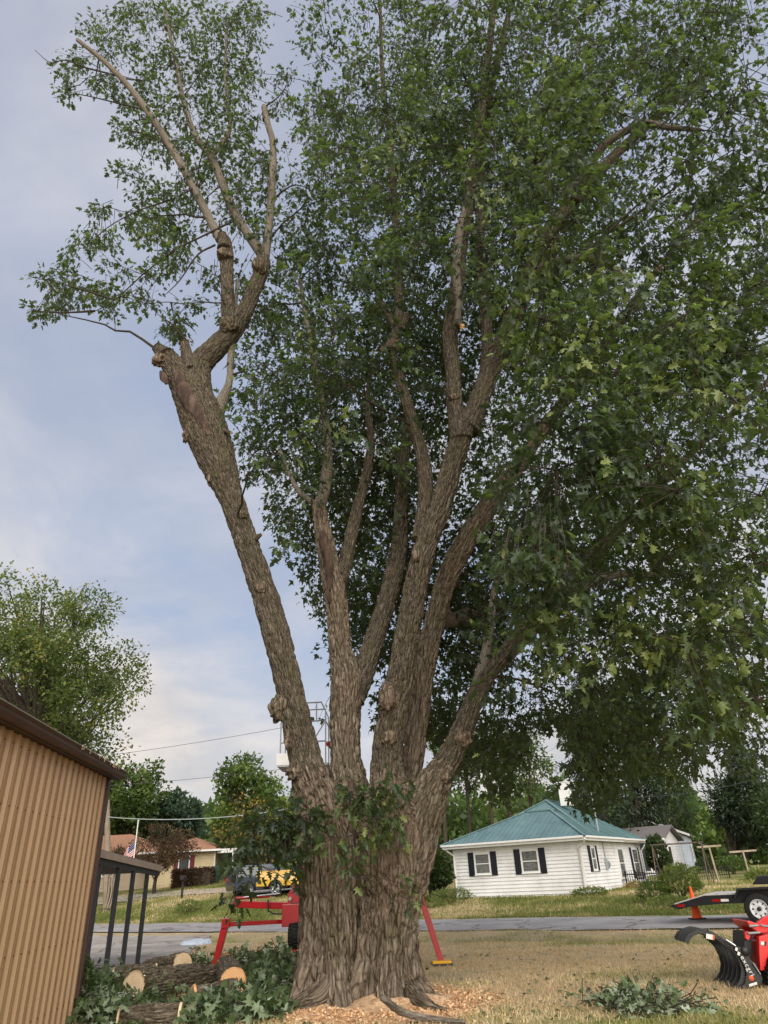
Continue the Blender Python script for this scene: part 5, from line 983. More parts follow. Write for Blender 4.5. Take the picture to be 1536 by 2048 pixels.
MB().prism(poly([(1290, 515), (1325, 520), (1320, 585), (1292, 580)]), 0.042, 0.05, 'Y').build('slot', M_GBLK, sk)
MB().prism(poly([(2000, 130), (2300, 100), (2300, -220), (2200, -230), (2100, -60)]), 0.25, 0.75, 'Y').build('engine_cowl', M_SRED, sk, 0.03)
# ================================================================== WHITE HOUSE
M_SIDE = mat('white_siding', [S_(204, 201, 196), S_(222, 220, 216), S_(232, 230, 227)], 0.8, 0.65, 0.1, 20, spec=0.3)
M_TRIM = mat('white_trim', [S_(214, 211, 205), S_(228, 226, 222)], 3, 0.55)
M_TEAL = mat('teal_roof_metal', [S_(78, 104, 104), S_(90, 117, 117), S_(102, 129, 128)], 1.0, 0.4, 0.05, 10, spec=0.4)
M_SHUT = mat('black_shutter', [S_(26, 26, 32), S_(36, 36, 42)], 5, 0.6)
M_GLASS = mat('window_glass', [S_(58, 60, 62)], rough=0.06, spec=0.6)
M_CURT = mat('curtain', [S_(84, 78, 76), S_(150, 142, 138), S_(112, 105, 102)], 3, 0.9, 0.0, stretch=(9, 9, 0.2))
M_SOFW = mat('soffit_tan', [S_(186, 170, 148), S_(196, 182, 160)], 3, 0.8)
M_FOUND = mat('foundation', [S_(150, 146, 138), S_(172, 168, 160)], 4, 0.9)
M_IRON = mat('wrought_iron', [S_(24, 22, 22), S_(40, 34, 32)], 9, 0.6)
HZ = 0.28
house = thing('white_house', 'low white clapboard house with teal metal hip roof and black shutters', 'house', (2.94, 41.79, HZ), math.atan2(-TY, -TX))
FW, FD, WH = 7.15, 6.1, 2.52; MD = 11.6
def boards(x0, x1, along, const, out, z0, z1, n, parent):
    """lap siding: each course its own board"""
    h = (z1-z0)/n
    for k in range(n):
        a, b = z0+k*h, z0+(k+1)*h+0.004
        prof = [(0.0, a), (0.050*out, a), (0.048*out, a+0.012), (0.012*out, b), (0.0, b)]
        mb = MB()
        if along == 'x': mb.prism([(const+p, z) for p, z in prof], x0, x1, 'X')
        else: mb.prism([(const+p, z) for p, z in prof], x0, x1, 'Y')
        mb.build('siding_board', M_SIDE, parent)
MB().box((FW/2, FD/2, WH/2-0.2), (FW-0.04, FD-0.04, WH+0.4)).box((FW/2-0.3, (FD+MD)/2, WH/2-0.2), (FW-0.54, MD-FD, WH+0.4)).build('wall_core', M_FOUND, house)
boards(0, FW, 'x', 0.0, -1, -0.12, WH, 16, house)
boards(0, FD, 'y', FW, 1, -0.12, WH, 16, house)
boards(FD+0.02, MD, 'y', FW-0.02, 1, 0.1, WH, 15, house)
for x, y in ((0.03, -0.035), (FW-0.03, -0.035)): MB().box((x, y-0.012, WH/2-0.05), (0.09, 0.05, WH+0.1)).build('corner_board', M_TRIM, house)
MB().box((FW+0.04, 0.05, WH/2-0.05), (0.05, 0.09, WH+0.1)).build('corner_board', M_TRIM, house); MB().box((FW+0.04, FD-0.03, WH/2-0.05), (0.05, 0.09, WH+0.1)).build('corner_board', M_TRIM, house)
# eaves: fascia + gutter + soffit
OH = 0.48
MB().box((FW/2, -OH/2, WH+0.03), (FW+2*OH-0.04, OH, 0.03)).box((FW+OH/2, FD/2-0.1, WH+0.03), (OH, FD+0.2, 0.03)).box((FW+OH/2-0.1, (FD+MD)/2, WH+0.03), (OH+0.1, MD-FD+0.6, 0.028)).build('soffit', M_SOFW, house)
def gut(p0, p1, nm='gutter', z=WH+0.16):
    MB().beam((p0[0], p0[1], z-0.10), (p1[0], p1[1], z-0.10), 0.03, 0.15).build('fascia', M_TRIM, house)
    d = Vector((p1[0]-p0[0], p1[1]-p0[1], 0)).normalized(); o = Vector((d.y, -d.x, 0))*0.06
    MB().beam((p0[0]+o.x, p0[1]+o.y, z-0.01), (p1[0]+o.x, p1[1]+o.y, z-0.01), 0.11, 0.10).build(nm, M_TRIM, house, 0.015)
gut((-OH, -OH), (FW+OH, -OH)); gut((FW+OH, -OH), (FW+OH, FD+0.35)); gut((FW+OH-0.12, FD+0.4), (FW+OH-0.12, MD+0.4)); gut((-OH, FD), (-OH, -OH))
# roof faces, each with raised ribs
def face(pts, parent, ribs=True, nm='roof_face'):
    pts = [Vector(p) for p in pts]; n = (pts[1]-pts[0]).cross(pts[2]-pts[0]).normalized()
    if n.z < 0: n = -n
    o = MB().add([p for p in pts]+[p-n*0.04 for p in pts], [tuple(range(len(pts)))]+[tuple(range(2*len(pts)-1, len(pts)-1, -1))]+[(i, (i+1) % len(pts), len(pts)+(i+1) % len(pts), len(pts)+i) for i in range(len(pts))]).build(nm, M_TEAL, parent)
    if not ribs: return o
    e = (pts[1]-pts[0]); Le = e.length; e = e.normalized(); up = n.cross(e).normalized()
    if up.z < 0: up = -up
    loc = [((p-pts[0]).dot(e), (p-pts[0]).dot(up)) for p in pts]; k = 0.12
    while k < Le:
        ys = []
        for i in range(len(loc)):
            (xa, ya), (xb, yb) = loc[i], loc[(i+1) % len(loc)]
            if (xa-k)*(xb-k) <= 0 and abs(xb-xa) > 1e-6: ys.append(ya+(yb-ya)*(k-xa)/(xb-xa))
        if len(ys) >= 2 and max(ys)-min(ys) > 0.1:
            a = pts[0]+e*k+up*min(ys)+n*0.008; b = pts[0]+e*k+up*max(ys)+n*0.008; MB().beam(a, b, 0.035, 0.03, 0, n).build('rib', M_TEAL, o)
        k += 0.30
    return o
EZ = WH+0.17; roof = MB().box((3.6, 6, WH+0.6), (5, 7, 0.3)).build('roof', M_TEAL, house)
x0, x1, y0 = -OH-0.08, FW+OH+0.08, -OH-0.08
ra_, rb_ = (3.25, 3.0, 4.25), (4.85, 3.0, 4.25)
face([(x0, y0, EZ), (x1, y0, EZ), rb_, ra_], house)
face([(x1, y0, EZ), (x1, FD+0.5, EZ), (4.85, FD+0.5, 4.25), rb_], house)
face([(x0, FD+0.5, EZ), (x0, y0, EZ), ra_, (3.25, FD+0.5, 4.25)], house)
# taller main hip behind
m0, m1, my0, my1 = -OH-0.2, FW+OH-0.04, 2.2, MD+0.5; ap, aq = (3.65, 5.6, 5.02), (3.65, 8.2, 5.02)
face([(m0, my0-0.5, EZ-0.1), (m1, my0-0.5, EZ-0.1), ap], house, True)
face([(m1, my0, EZ+0.0), (m1, my1, EZ+0.0), aq, ap], house)
face([(m0, my1, EZ), (m0, my0, EZ), ap, aq], house)
face([(m1, my1, EZ), (m0, my1, EZ), aq], house, False)
cap = MB()
for a, b in ((ra_, (x0, y0, EZ)), (rb_, (x1, y0, EZ)), (ra_, rb_), (ap, aq), (ap, (m1, my0-0.5, EZ)), (ap, (m0, my0-0.5, EZ)), (rb_, (4.85, 4.4, 4.25))): cap.beam((a[0], a[1], a[2]+0.03), (b[0], b[1], b[2]+0.03), 0.16, 0.04)
cap.build('ridge_cap', M_TEAL, house)
MB().box((4.75, 6.2, 5.3), (0.6, 0.6, 1.3)).box((4.75, 6.2, 5.97), (0.66, 0.66, 0.06)).build('chimney', M_TRIM, house, 0.01)
def window(x, z, w, h, side='f', shutters=True, sash=True, y=0.0):
    """window unit proud of the siding: casing, panes, muntins, sill"""
    wroot = MB(); T = (lambda a, o, zz: (a, -o, zz)) if side == 'f' else (lambda a, o, zz: (FW+o+y, a, zz)); D = (lambda da, do, dz: (da, do, dz)) if side == 'f' else (lambda da, do, dz: (do, da, dz))
    c = 0.09; wroot.box(T(x-w/2-c/2, 0.055, z), D(c, 0.08, h+2*c)).box(T(x+w/2+c/2, 0.055, z), D(c, 0.08, h+2*c)).box(T(x, 0.055, z+h/2+c/2), D(w, 0.08, c)).box(T(x, 0.055, z-h/2-c/2), D(w, 0.08, c)).box(T(x, 0.07, z-h/2-c), D(w+2*c+0.06, 0.12, 0.03))
    o = wroot.build('window', M_TRIM, house, 0.004)
    MB().box(T(x, 0.056, z), D(w-0.01, 0.006, h-0.01)).build('curtain', M_CURT, o)
    MB().box(T(x, 0.064, z-h*0.26), D(w-0.01, 0.004, h*0.46)).build('pane', M_GLASS2, o); MB().box(T(x, 0.064, z+h*0.26), D(w-0.01, 0.004, h*0.46)).build('pane', M_GLASS2, o)
    if sash: MB().box(T(x, 0.075, z), D(w, 0.02, 0.045)).build('sash', M_TRIM, o)
    if shutters:
        for sg in (-1, 1):
            sh = MB(); cx_ = x+sg*(w/2+c+0.19); sh.box(T(cx_, 0.06, z), D(0.34, 0.04, h+0.26))
            q = sh.build('shutter', M_SHUT, house); sl_ = MB()
            for k in range(14): sl_.box(T(cx_, 0.084, z-h/2-0.06+k*(h+0.12)/13), D(0.26, 0.012, 0.05))
            sl_.build('slats', M_SHUT, q)
M_GLASS2 = bpy.data.materials.new('clear_pane'); M_GLASS2.use_nodes = True; _n = M_GLASS2.node_tree; _b = _n.nodes['Principled BSDF']; _b.inputs['Base Color'].default_value = (0.75, 0.8, 0.8, 1); _b.inputs['Roughness'].default_value = 0.03; _b.inputs['Transmission Weight'].default_value = 1.0; _b.inputs['IOR'].default_value = 1.02
window(1.72, 1.72, 0.78, 0.88); window(4.45, 1.72, 0.82, 0.92); window(1.85, 1.70, 0.55, 0.95, 's')
window(6.9, 1.45, 1.0, 1.4, 's', False, True, -0.02); window(10.0, 1.45, 1.15, 1.4, 's', True, True, -0.02)
# downspouts with offset elbows
for pts in ([(FW+OH+0.05, -OH-0.02, WH+0.06), (FW+0.30, -0.25, WH-0.22), (FW+0.02, -0.09, WH-0.36), (FW+0.0, -0.085, -0.1)], [(-OH+0.1, -OH, WH+0.06), (-0.1, -0.2, WH-0.22), (0.02, -0.085, WH-0.34), (0.02, -0.08, -0.1)], [(FW+OH-0.1, MD+0.2, WH+0.05), (FW+0.2, MD+0.1, WH-0.25), (FW+0.06, MD, WH-0.4), (FW+0.06, MD, 0)]):
    MB().tube(pts, 0.045, 8).build('downspout', M_TRIM, house)
M_GREY = mat('meter_grey', [S_(140, 144, 146), S_(160, 164, 166)], 6, 0.5)
MB().box((FW+0.09, 3.75, 1.45), (0.12, 0.26, 0.5)).box((FW+0.1, 4.05, 1.4), (0.12, 0.18, 0.35)).tube([(FW+0.09, 3.8, 1.7), (FW+0.09, 3.8, WH)], 0.03, 8).lathe([(0, 0.0), (0.08, 0.0), (0.08, 0.06)], (FW+0.15, 4.05, 1.4), 'X', 16).build('meter_box', M_GREY, house)
MB().tube([(FW-0.05, 3.8, EZ-0.05), (FW-0.05, 3.8, EZ+2.35)], 0.045, 10).tube([(FW-0.05, 3.8, EZ+2.35), (FW+0.05, 3.74, EZ+2.45), (FW+0.12, 3.7, EZ+2.3)], 0.04, 8).lathe([(0.16, 0.0), (0.1, 0.06), (0.05, 0.08)], (FW-0.05, 3.8, EZ+0.02), 'Z', 16).build('service_mast', M_GREY, house)
# wrought-iron patio fence and bench in front of the side door
fr = thing('iron_fence', 'black wrought iron patio fence with spear tops beside the white house', 'fence', (2.94, 41.79, HZ), math.atan2(-TY, -TX))
def iron_run(a, b, n, h=1.05):
    a = Vector(a); b = Vector(b)
    for z in (0.12, h-0.14): MB().beam(a+Vector((0, 0, z)), b+Vector((0, 0, z)), 0.045, 0.055).build('rail', M_IRON, fr)
    for k in range(n+1):
        p = a.lerp(b, k/n); MB().tube([p, p+Vector((0, 0, h)), p+Vector((0, 0, h+0.1))], [0.018, 0.018, 0.003], 6).build('picket', M_IRON, fr)
    for p in (a, b): MB().box(p+Vector((0, 0, h/2+0.03)), (0.07, 0.07, h+0.06)).build('post', M_IRON, fr)
iron_run((FW+0.3, FD+0.1, -0.05), (FW+2.0, FD+0.1, -0.05), 14); iron_run((FW+2.0, FD+0.1, -0.05), (FW+2.0, MD+1.5, -0.0), 40); iron_run((FW+2.0, MD+1.5, 0), (FW+4.6, MD+1.5, 0.0), 20)
bn = thing('iron_bench', 'black scrolled iron bench inside the patio fence of the white house', 'bench', (2.94, 41.79, HZ), math.atan2(-TY, -TX))
for y in (FD+0.9, FD+2.6):
    for x in (FW+0.75, FW+1.25): MB().tube([(x, y, -0.05), (x, y, 0.45), (x-0.05 if x < FW+1 else x, y, 0.95 if x < FW+1 else 0.62)], 0.025, 6).build('leg', M_IRON, bn)
MB().box((FW+1.0, FD+1.75, 0.44), (0.5, 1.8, 0.04)).build('seat', M_IRON, bn)
tbt = thing('patio_table', 'round black iron patio table behind the spear topped fence', 'table', (2.94, 41.79, HZ), math.atan2(-TY, -TX))
MB().lathe([(0.0, 0.74), (0.55, 0.74), (0.56, 0.71), (0.0, 0.70)], (FW+1.2, FD+3.9, 0), 'Z', 20).build('table_top', M_IRON, tbt)
for a in (0.5, 2.1, 3.6, 5.2): MB().tube([(FW+1.2+0.1*math.cos(a), FD+3.9+0.1*math.sin(a), 0.7), (FW+1.2+0.4*math.cos(a), FD+3.9+0.4*math.sin(a), -0.05)], 0.025, 6).build('leg', M_IRON, tbt)
sb = MB()
for k in range(9):
    y = FD+0.95+k*0.2; sb.tube([(FW+0.7, y+0.08*math.cos(t), 0.7+0.1*math.sin(t)) for t in np.linspace(0, 2*math.pi, 13)], 0.012, 5)
sb.beam((FW+0.7, FD+0.9, 0.92), (FW+0.7, FD+2.6, 0.92), 0.04, 0.04).build('backrest', M_IRON, bn)
# ================================================================== FAR HOUSES ON THE RIGHT
M_GSID = mat('grey_siding', [S_(176, 182, 192), S_(196, 202, 210)], 1, 0.7); M_GROOF = mat('grey_shingle', [S_(92, 86, 84), S_(116, 110, 106)], 5, 0.9, 0.3, 20); M_WSID = mat('far_white_siding', [S_(196, 194, 192), S_(214, 212, 210)], 1, 0.7)
def simple_house(name, label, loc, rz, w, d, h, rise, wm, rm, wins, over=0.4, ridge='x', bdn=12):
    t = thing(name, label, 'house', loc, rz); MB().box((w/2, d/2, h/2-0.3), (w, d, h+0.6)).build('wall', wm, t)
    for k in range(bdn):
        a = k*h/bdn; MB().prism([(0, a), (-0.03, a), (-0.008, a+h/bdn), (0, a+h/bdn)], 0, w, 'X').build('siding_board', wm, t); MB().prism([(w, a), (w+0.03, a), (w+0.008, a+h/bdn), (w, a+h/bdn)], 0, d, 'Y').build('siding_board', wm, t)
    if ridge == 'y':
        MB().prism([(-over, h), (w/2, h+rise), (w+over, h), (w+over, h+0.12), (w/2, h+rise+0.14), (-over, h+0.12)], -over, d+over, 'Y').build('roof', rm, t); MB().prism([(0, h), (w, h), (w/2, h+rise)], 0.0, d, 'Y').build('gable', wm, t)
        MB().prism([(-over, h-0.05), (w/2, h+rise-0.05), (w+over, h-0.05), (w+over, h+0.14), (w/2, h+rise+0.16), (-over, h+0.14)], -over-0.04, -over-0.003, 'Y').build('rake_board', M_TRIM, t)
    else:
        MB().prism([(-over, h), (d/2, h+rise), (d+over, h), (d+over, h+0.12), (d/2, h+rise+0.14), (-over, h+0.12)], -over, w+over, 'X').build('roof', rm, t); MB().prism([(0, h), (d, h), (d/2, h+rise)], 0.0, w, 'X').build('gable', wm, t)
        MB().box((w/2, -over-0.03, h+0.04), (w+2*over, 0.06, 0.14)).build('gutter', M_TRIM, t)
    for x, z, ww, hh, sd in wins:
        if sd == 'f': o = MB().box((x, -0.045, z), (ww+0.16, 0.05, hh+0.16)).build('window', M_TRIM, t); MB().box((x, -0.072, z), (ww, 0.01, hh)).build('pane', M_GLASS, o)
        else: o = MB().box((w+0.045, x, z), (0.05, ww+0.16, hh+0.16)).build('window', M_TRIM, t); MB().box((w+0.072, x, z), (0.01, ww, hh)).build('pane', M_GLASS, o)
    return t
q = P(1330, 1735, 60); simple_house('grey_roof_house', 'white cottage with dark grey roof seen past the iron fence', (15.6, 60.5, float(gz(18, 58))), math.atan2(-TY, -TX), 5.2, 6, 2.4, 1.0, M_WSID, M_GROOF, [(1.2, 1.4, 0.8, 1.1, 'f'), (3.6, 1.3, 0.9, 1.9, 'f'), (2, 1.4, 0.8, 1.1, 's')])
simple_house('pale_blue_house', 'pale blue grey gabled house behind the dark roofed cottage', (20.4, 71.5, float(gz(24, 70))), math.atan2(-TY, -TX)+0.15, 6.4, 9, 2.8, 1.5, M_GSID, M_GROOF, [(4.5, 1.5, 0.8, 1.1, 'f'), (3, 1.5, 0.9, 1.2, 's'), (6, 1.5, 0.9, 1.2, 's')], 0.35, 'y')
# ================================================================== CLOTHESLINE AND SWING FRAME
M_OLDW = mat('weathered_wood', [S_(120, 100, 80), S_(150, 136, 116), S_(168, 156, 138)], 3, 0.9, 0.4, 30, (1, 1, 0.3)); M_RUST = mat('rusty_pipe', [S_(70, 62, 58), S_(110, 92, 80)], 6, 0.8)
def tpost(px, py, pyb, Yd, lab, lean=0.0, w=2.0):
    b = P(px, pyb, Yd); z = float(gz(b[0], b[1])); tz = P(px, py, Yd)[2]-z
    t = thing('clothesline_post', lab, 'clothesline post', (float(b[0]), float(b[1]), z), 0, None)
    MB().beam((0, 0, -0.2), (lean, 0, tz), 0.09, 0.09).build('post', M_OLDW, t, 0.01); MB().box((lean, 0, tz+0.03), (w, 0.1, 0.10), 0, (0, -0.02, 0)).build('crossarm', M_OLDW, t, 0.01)
tpost(1440, 1693, 1772, 42, 'leaning rust stained wooden clothesline post with crossarm', -0.08, 1.35); tpost(1500, 1703, 1757, 44.5, 'straight pale wooden clothesline post with crossarm', 0.0, 1.6)
sw = P(1400, 1760, 41); sf = thing('swing_frame', 'rusty pipe swing frame standing left of the leaning clothesline post', 'swing frame', xyz(sw[0], sw[1]), math.atan2(-TY, -TX))
MB().tube([(-2.2, 0, 2.0), (0.6, 0, 2.0)], 0.035, 8).build('top_bar', M_RUST, sf)
for x in (-2.1, 0.5):
    for y in (-0.75, 0.75): MB().tube([(x, 0, 2.0), (x+0.05, y, -0.05)], 0.03, 8).build('leg', M_RUST, sf)
for x in (-0.55, -0.1): MB().tube([(x, 0, 2.0), (x, 0, 0.55)], 0.008, 5).build('chain', M_RUST, sf)
MB().box((-0.32, 0, 0.53), (0.5, 0.2, 0.04)).build('swing_seat', M_BLK, sf)
# ================================================================== YELLOW HOUSE ON THE LEFT
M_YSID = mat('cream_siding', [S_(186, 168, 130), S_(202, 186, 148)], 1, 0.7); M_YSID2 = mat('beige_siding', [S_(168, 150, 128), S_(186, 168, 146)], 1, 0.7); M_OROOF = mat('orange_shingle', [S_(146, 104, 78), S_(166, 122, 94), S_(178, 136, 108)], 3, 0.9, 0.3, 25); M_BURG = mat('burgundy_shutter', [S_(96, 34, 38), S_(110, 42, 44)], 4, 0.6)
yc = np.array([-14.9, 60.0]); yz = 1.85; yh = thing('yellow_house', 'cream sided ranch house with orange shingle hip roof and red shutters', 'house', (float(yc[0]), float(yc[1]), yz), 0.0)
# local x to the right, origin at right-front corner
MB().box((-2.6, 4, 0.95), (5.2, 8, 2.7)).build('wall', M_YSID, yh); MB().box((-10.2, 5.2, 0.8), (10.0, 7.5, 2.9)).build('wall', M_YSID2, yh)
for k in range(12):
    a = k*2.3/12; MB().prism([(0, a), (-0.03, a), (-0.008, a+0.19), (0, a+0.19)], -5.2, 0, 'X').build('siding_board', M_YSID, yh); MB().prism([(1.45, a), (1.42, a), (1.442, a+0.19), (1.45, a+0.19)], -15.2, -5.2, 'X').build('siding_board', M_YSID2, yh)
def hip(a, b, c, d, z0, z1, y0, ins, parent, nm='roof'):
    V_ = [(a, c, z0), (b, c, z0), (b, d, z0), (a, d, z0), (a+ins, (c+d)/2, z1), (b-ins, (c+d)/2, z1)]; V_ = V_+[(x, y, z-0.12) for x, y, z in V_[:4]]
    MB().add(V_, [(0, 1, 5, 4), (1, 2, 5), (2, 3, 4, 5), (3, 0, 4), (0, 6, 7, 1), (1, 7, 8, 2), (2, 8, 9, 3), (3, 9, 6, 0), (6, 9, 8, 7)]).build(nm, M_OROOF, parent)
hip(-6.0, 0.55, -0.55, 8.5, 2.32, 3.5, 0, 3.2, yh); hip(-16, -4.5, 0.8, 9.6, 2.35, 4.1, 0, 4.3, yh)
MB().box((-2.7, -0.58, 2.28), (6.6, 0.10, 0.13)).build('gutter', M_TRIM, yh); MB().tube([(0.02, -0.06, 2.2), (0.02, -0.06, 0)], 0.05, 8).build('downspout', M_TRIM, yh); MB().box((0.02, -0.02, 1.1), (0.12, 0.06, 2.3)).build('corner_board', M_TRIM, yh)
for x, y, w, h in ((-2.4, -0.05, 0.75, 1.1), (-9.0, 1.38, 0.8, 1.0), (-13.0, 1.38, 0.8, 1.0)):
    o = MB().box((x, y, 1.35), (w+0.18, 0.06, h+0.18)).build('window', M_TRIM, yh); MB().box((x, y-0.034, 1.35), (w, 0.01, h)).build('pane', M_GLASS, o)
    for sg in (-1, 1): MB().box((x+sg*(w/2+0.28), y+0.0, 1.35), (0.34, 0.05, h+0.2)).build('shutter', M_BURG, yh)
for x, y in ((-12.9, 3.6), (-12.2, 2.9)): MB().box((x, y, 3.28+0.06*(y-2.9)), (0.5, 0.3, 0.22)).build('roof_vent', M_BROWN, yh)
# carport post and header to the right of it
cp = thing('carport', 'white posted carport beside the cream house', 'carport', (float(yc[0]), float(yc[1]), yz), 0)
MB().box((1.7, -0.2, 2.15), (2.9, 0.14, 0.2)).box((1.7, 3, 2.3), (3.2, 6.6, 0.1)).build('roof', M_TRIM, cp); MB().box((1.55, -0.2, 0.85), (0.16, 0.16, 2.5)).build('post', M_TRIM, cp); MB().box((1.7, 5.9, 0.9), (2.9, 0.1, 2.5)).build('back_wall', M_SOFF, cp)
# flag on its pole
fp = P(268, 1712, 51); fz = float(gz(fp[0], fp[1])); fl = thing('flag_pole', 'white flag pole with a drooping striped flag before the orange roof', 'flag pole', (float(fp[0]), float(fp[1]), fz))
ph = P(274, 1643, 51)[2]-fz; MB().tube([(0, 0, 0), (0, 0, ph)], 0.04, 10).lathe([(0, 0.08), (0.06, 0.04), (0.06, -0.02), (0, -0.05)], (0, 0, ph+0.03), 'Z', 12).build('pole', M_TRIM, fl)
M_FW, M_FR, M_FB = mat('flag_white', [S_(214, 208, 206)], rough=0.9), mat('flag_red', [S_(168, 44, 54)], rough=0.9), mat('flag_blue', [S_(44, 48, 92)], rough=0.9)
mb = MB(); zt = ph-1.15; nu, nvv = 14, 13
def fpt(i, j):
    u = i/nu; v = j/nvv; dx = -0.78*u**0.9; return (dx-0.03+0.03*math.sin(7*u+2*v), 0.09*math.sin(9*u+v), zt-v*0.95-0.95*u**1.15)
for i in range(nu):
    for j in range(nvv): mb.add([fpt(i, j), fpt(i+1, j), fpt(i+1, j+1), fpt(i, j+1)], [(0, 1, 2, 3)], 2 if (i < 6 and j < 7) else (1 if j % 2 == 0 else 0), True)
fo = mb.build('flag', [M_FW, M_FR, M_FB], fl); stv = MB()
for a in range(5):
    for b in range(4): p = Vector(fpt(0.8+a*1.05, 0.9+b*1.6)); stv.box(p+Vector((0, -0.012, 0)), (0.035, 0.012, 0.035), 0, (0, 0.7, 0))
stv.build('stars', M_FW, fo)
# mailbox, bins
mbp = Gh(363, 1798); t = thing('mailbox', 'black roadside mailbox on a post among weeds', 'mailbox', (float(mbp[0]), float(mbp[1]), float(mbp[2])))
MB().box((0, 0, 0.5), (0.11, 0.11, 1.1)).build('post', M_IRON, t); MB().prism([(-0.13, 1.02), (0.13, 1.02), (0.13, 1.18), (0.08, 1.27), (-0.08, 1.27), (-0.13, 1.18)], -0.28, 0.28, 'Y').build('box', M_IRON, t, 0.01); MB().box((0.14, -0.1, 1.2), (0.015, 0.03, 0.16)).build('flag', M_REDL, t)
M_BIN = mat('bin_green', [S_(36, 66, 46), S_(44, 76, 54)], 4, 0.5); 
def bin_(lab, p, m_, h=1.05, rz=0.2):
    t = thing('wheelie_bin', lab, 'bin', (float(p[0]), float(p[1]), float(gz(p[0], p[1]))), rz); MB().add([(-.24, -.26, 0.06), (.24, -.26, 0.06), (.24, .26, 0.06), (-.24, .26, 0.06), (-.3, -.34, h), (.3, -.34, h), (.3, .34, h), (-.3, .34, h)], [(0, 1, 2, 3), (4, 5, 6, 7), (0, 1, 5, 4), (1, 2, 6, 5), (2, 3, 7, 6), (3, 0, 4, 7)]).build('body', m_, t, 0.02)
    MB().prism([(-0.36, h), (0.36, h), (0.36, h+0.05), (0, h+0.12), (-0.36, h+0.05)], -0.33, 0.33, 'X').build('lid', m_, t, 0.015)
    for x in (-0.27, 0.27): MB().lathe([(0.02, -0.03), (0.1, -0.03), (0.1, 0.03), (0.02, 0.03)], (x, 0.26, 0.1), 'X', 16).build('wheel', M_RUB, t)
bin_('green wheeled bin at the end of the clipped hedge', (-14.4, 58.6), M_BIN); hb = P(902, 1785, 41.5); bin_('black wheeled bin at the white house corner beside the round bush', (2.0, 42.4), M_BLK, 1.1, -0.5)
# ================================================================== PARKED VEHICLES
def car(name, label, cat, loc, rz, prof, glass, w, paint, wr, wx, hubs, group=None, bed=None):
    t = thing(name, label, cat, loc, rz, group); n = len(prof); ymax = w/2; vs = []; ys = [-ymax, -ymax*0.97, -ymax*0.5, ymax*0.5, ymax*0.97, ymax]
    zmid = np.mean([p[1] for p in prof])
    for y in ys:
        for x, z in prof:
            k = 1.0; tum = 0.0
            if z > 1.0: tum = (z-1.0)*0.22
            yy = y*(1-tum*0.9); ins = 0.03 if abs(y) > ymax*0.98 else 0; cx_ = np.mean([p[0] for p in prof]); vs.append((x+(cx_-x)*ins, yy, z+(zmid-z)*ins))
    fs = []
    for j in range(len(ys)-1):
        for i in range(n): fs.append((j*n+i, j*n+(i+1) % n, (j+1)*n+(i+1) % n, (j+1)*n+i))
    fs += [tuple(range(n)), tuple(range((len(ys)-1)*n, len(ys)*n))[::-1]]
    o = MB().add(vs, fs, 0, False).build('body', paint, t, 0.03)
    for q in glass:
        for sg in (-1, 1):
            zz = [p[1] for p in q]; pts = [(x, sg*(ymax*(1-max(0, z-1.0)*0.198)+0.004), z) for x, z in q]; MB().add(pts+[(x, y-sg*0.02, z) for x, y, z in pts], [tuple(range(len(q))), tuple(range(2*len(q)-1, len(q)-1, -1))]).build('side_window', M_GLASS, t)
    for x in wx:
        for sg in (-1, 1):
            MB().lathe([(0, -0.01), (wr*1.16, -0.01), (wr*1.16, 0.02), (0, 0.02)], (x, sg*(ymax-0.008), wr+0.02), 'Y', 28).build('wheel_arch', M_BLK, t)
            ww = tyre(MB(), (x, sg*(ymax-0.09), wr), wr, 0.22, 32, 0, 0, 'Y').build('wheel', M_RUB, t); rm_ = MB().lathe([(wr*0.2, sg*0.10), (wr*0.58, sg*0.085), (wr*0.64, sg*0.115), (wr*0.66, sg*0.02)], (x, sg*(ymax-0.09), wr), 'Y', 28)
            for k in range(5):
                a = k*2*math.pi/5; rm_.box((x+math.cos(a)*wr*0.4, sg*(ymax+0.012), wr+math.sin(a)*wr*0.4), (wr*0.5, 0.02, wr*0.14), 0, (0, -a, 0))
            rm_.build('rim', hubs, ww)
    return t
M_NAVY = mat('navy_paint', [S_(30, 36, 54), S_(38, 46, 66)], 2, 0.25, spec=0.5, coat=0.6); M_TRK = mat('yellow_truck_paint', [S_(188, 142, 24), S_(198, 154, 34)], 2, 0.3, spec=0.5, coat=0.5)
sv = Gh(462, 1798); suv = car('suv', 'dark navy hatchback suv parked on the far drive behind the leaves', 'car', (float(sv[0])+0.85, float(sv[1])+0.6, float(gz(sv[0], sv[1]))+0.05), math.radians(28), [(-1.05, 0.32), (-1.15, 0.6), (-1.1, 1.0), (-0.85, 1.45), (-0.6, 1.62), (1.0, 1.66), (1.6, 1.5), (2.2, 1.08), (3.1, 0.95), (3.35, 0.7), (3.3, 0.34)], [[(-0.7, 1.1), (-0.5, 1.48), (0.35, 1.52), (0.35, 1.08)], [(0.42, 1.08), (0.42, 1.52), (1.0, 1.52), (1.75, 1.1)]], 1.86, M_NAVY, 0.36, (-0.25, 2.45), M_CHR)
for sg in (-1, 1): MB().box((-1.12, sg*0.72, 0.92), (0.10, 0.30, 0.16)).build('tail_light', M_REDL, suv)
MB().prism([(-1.0, 1.06), (-0.92, 1.06), (-0.70, 1.5), (-0.76, 1.5)], -0.66, 0.66, 'Y').build('rear_window', M_GLASS, suv)
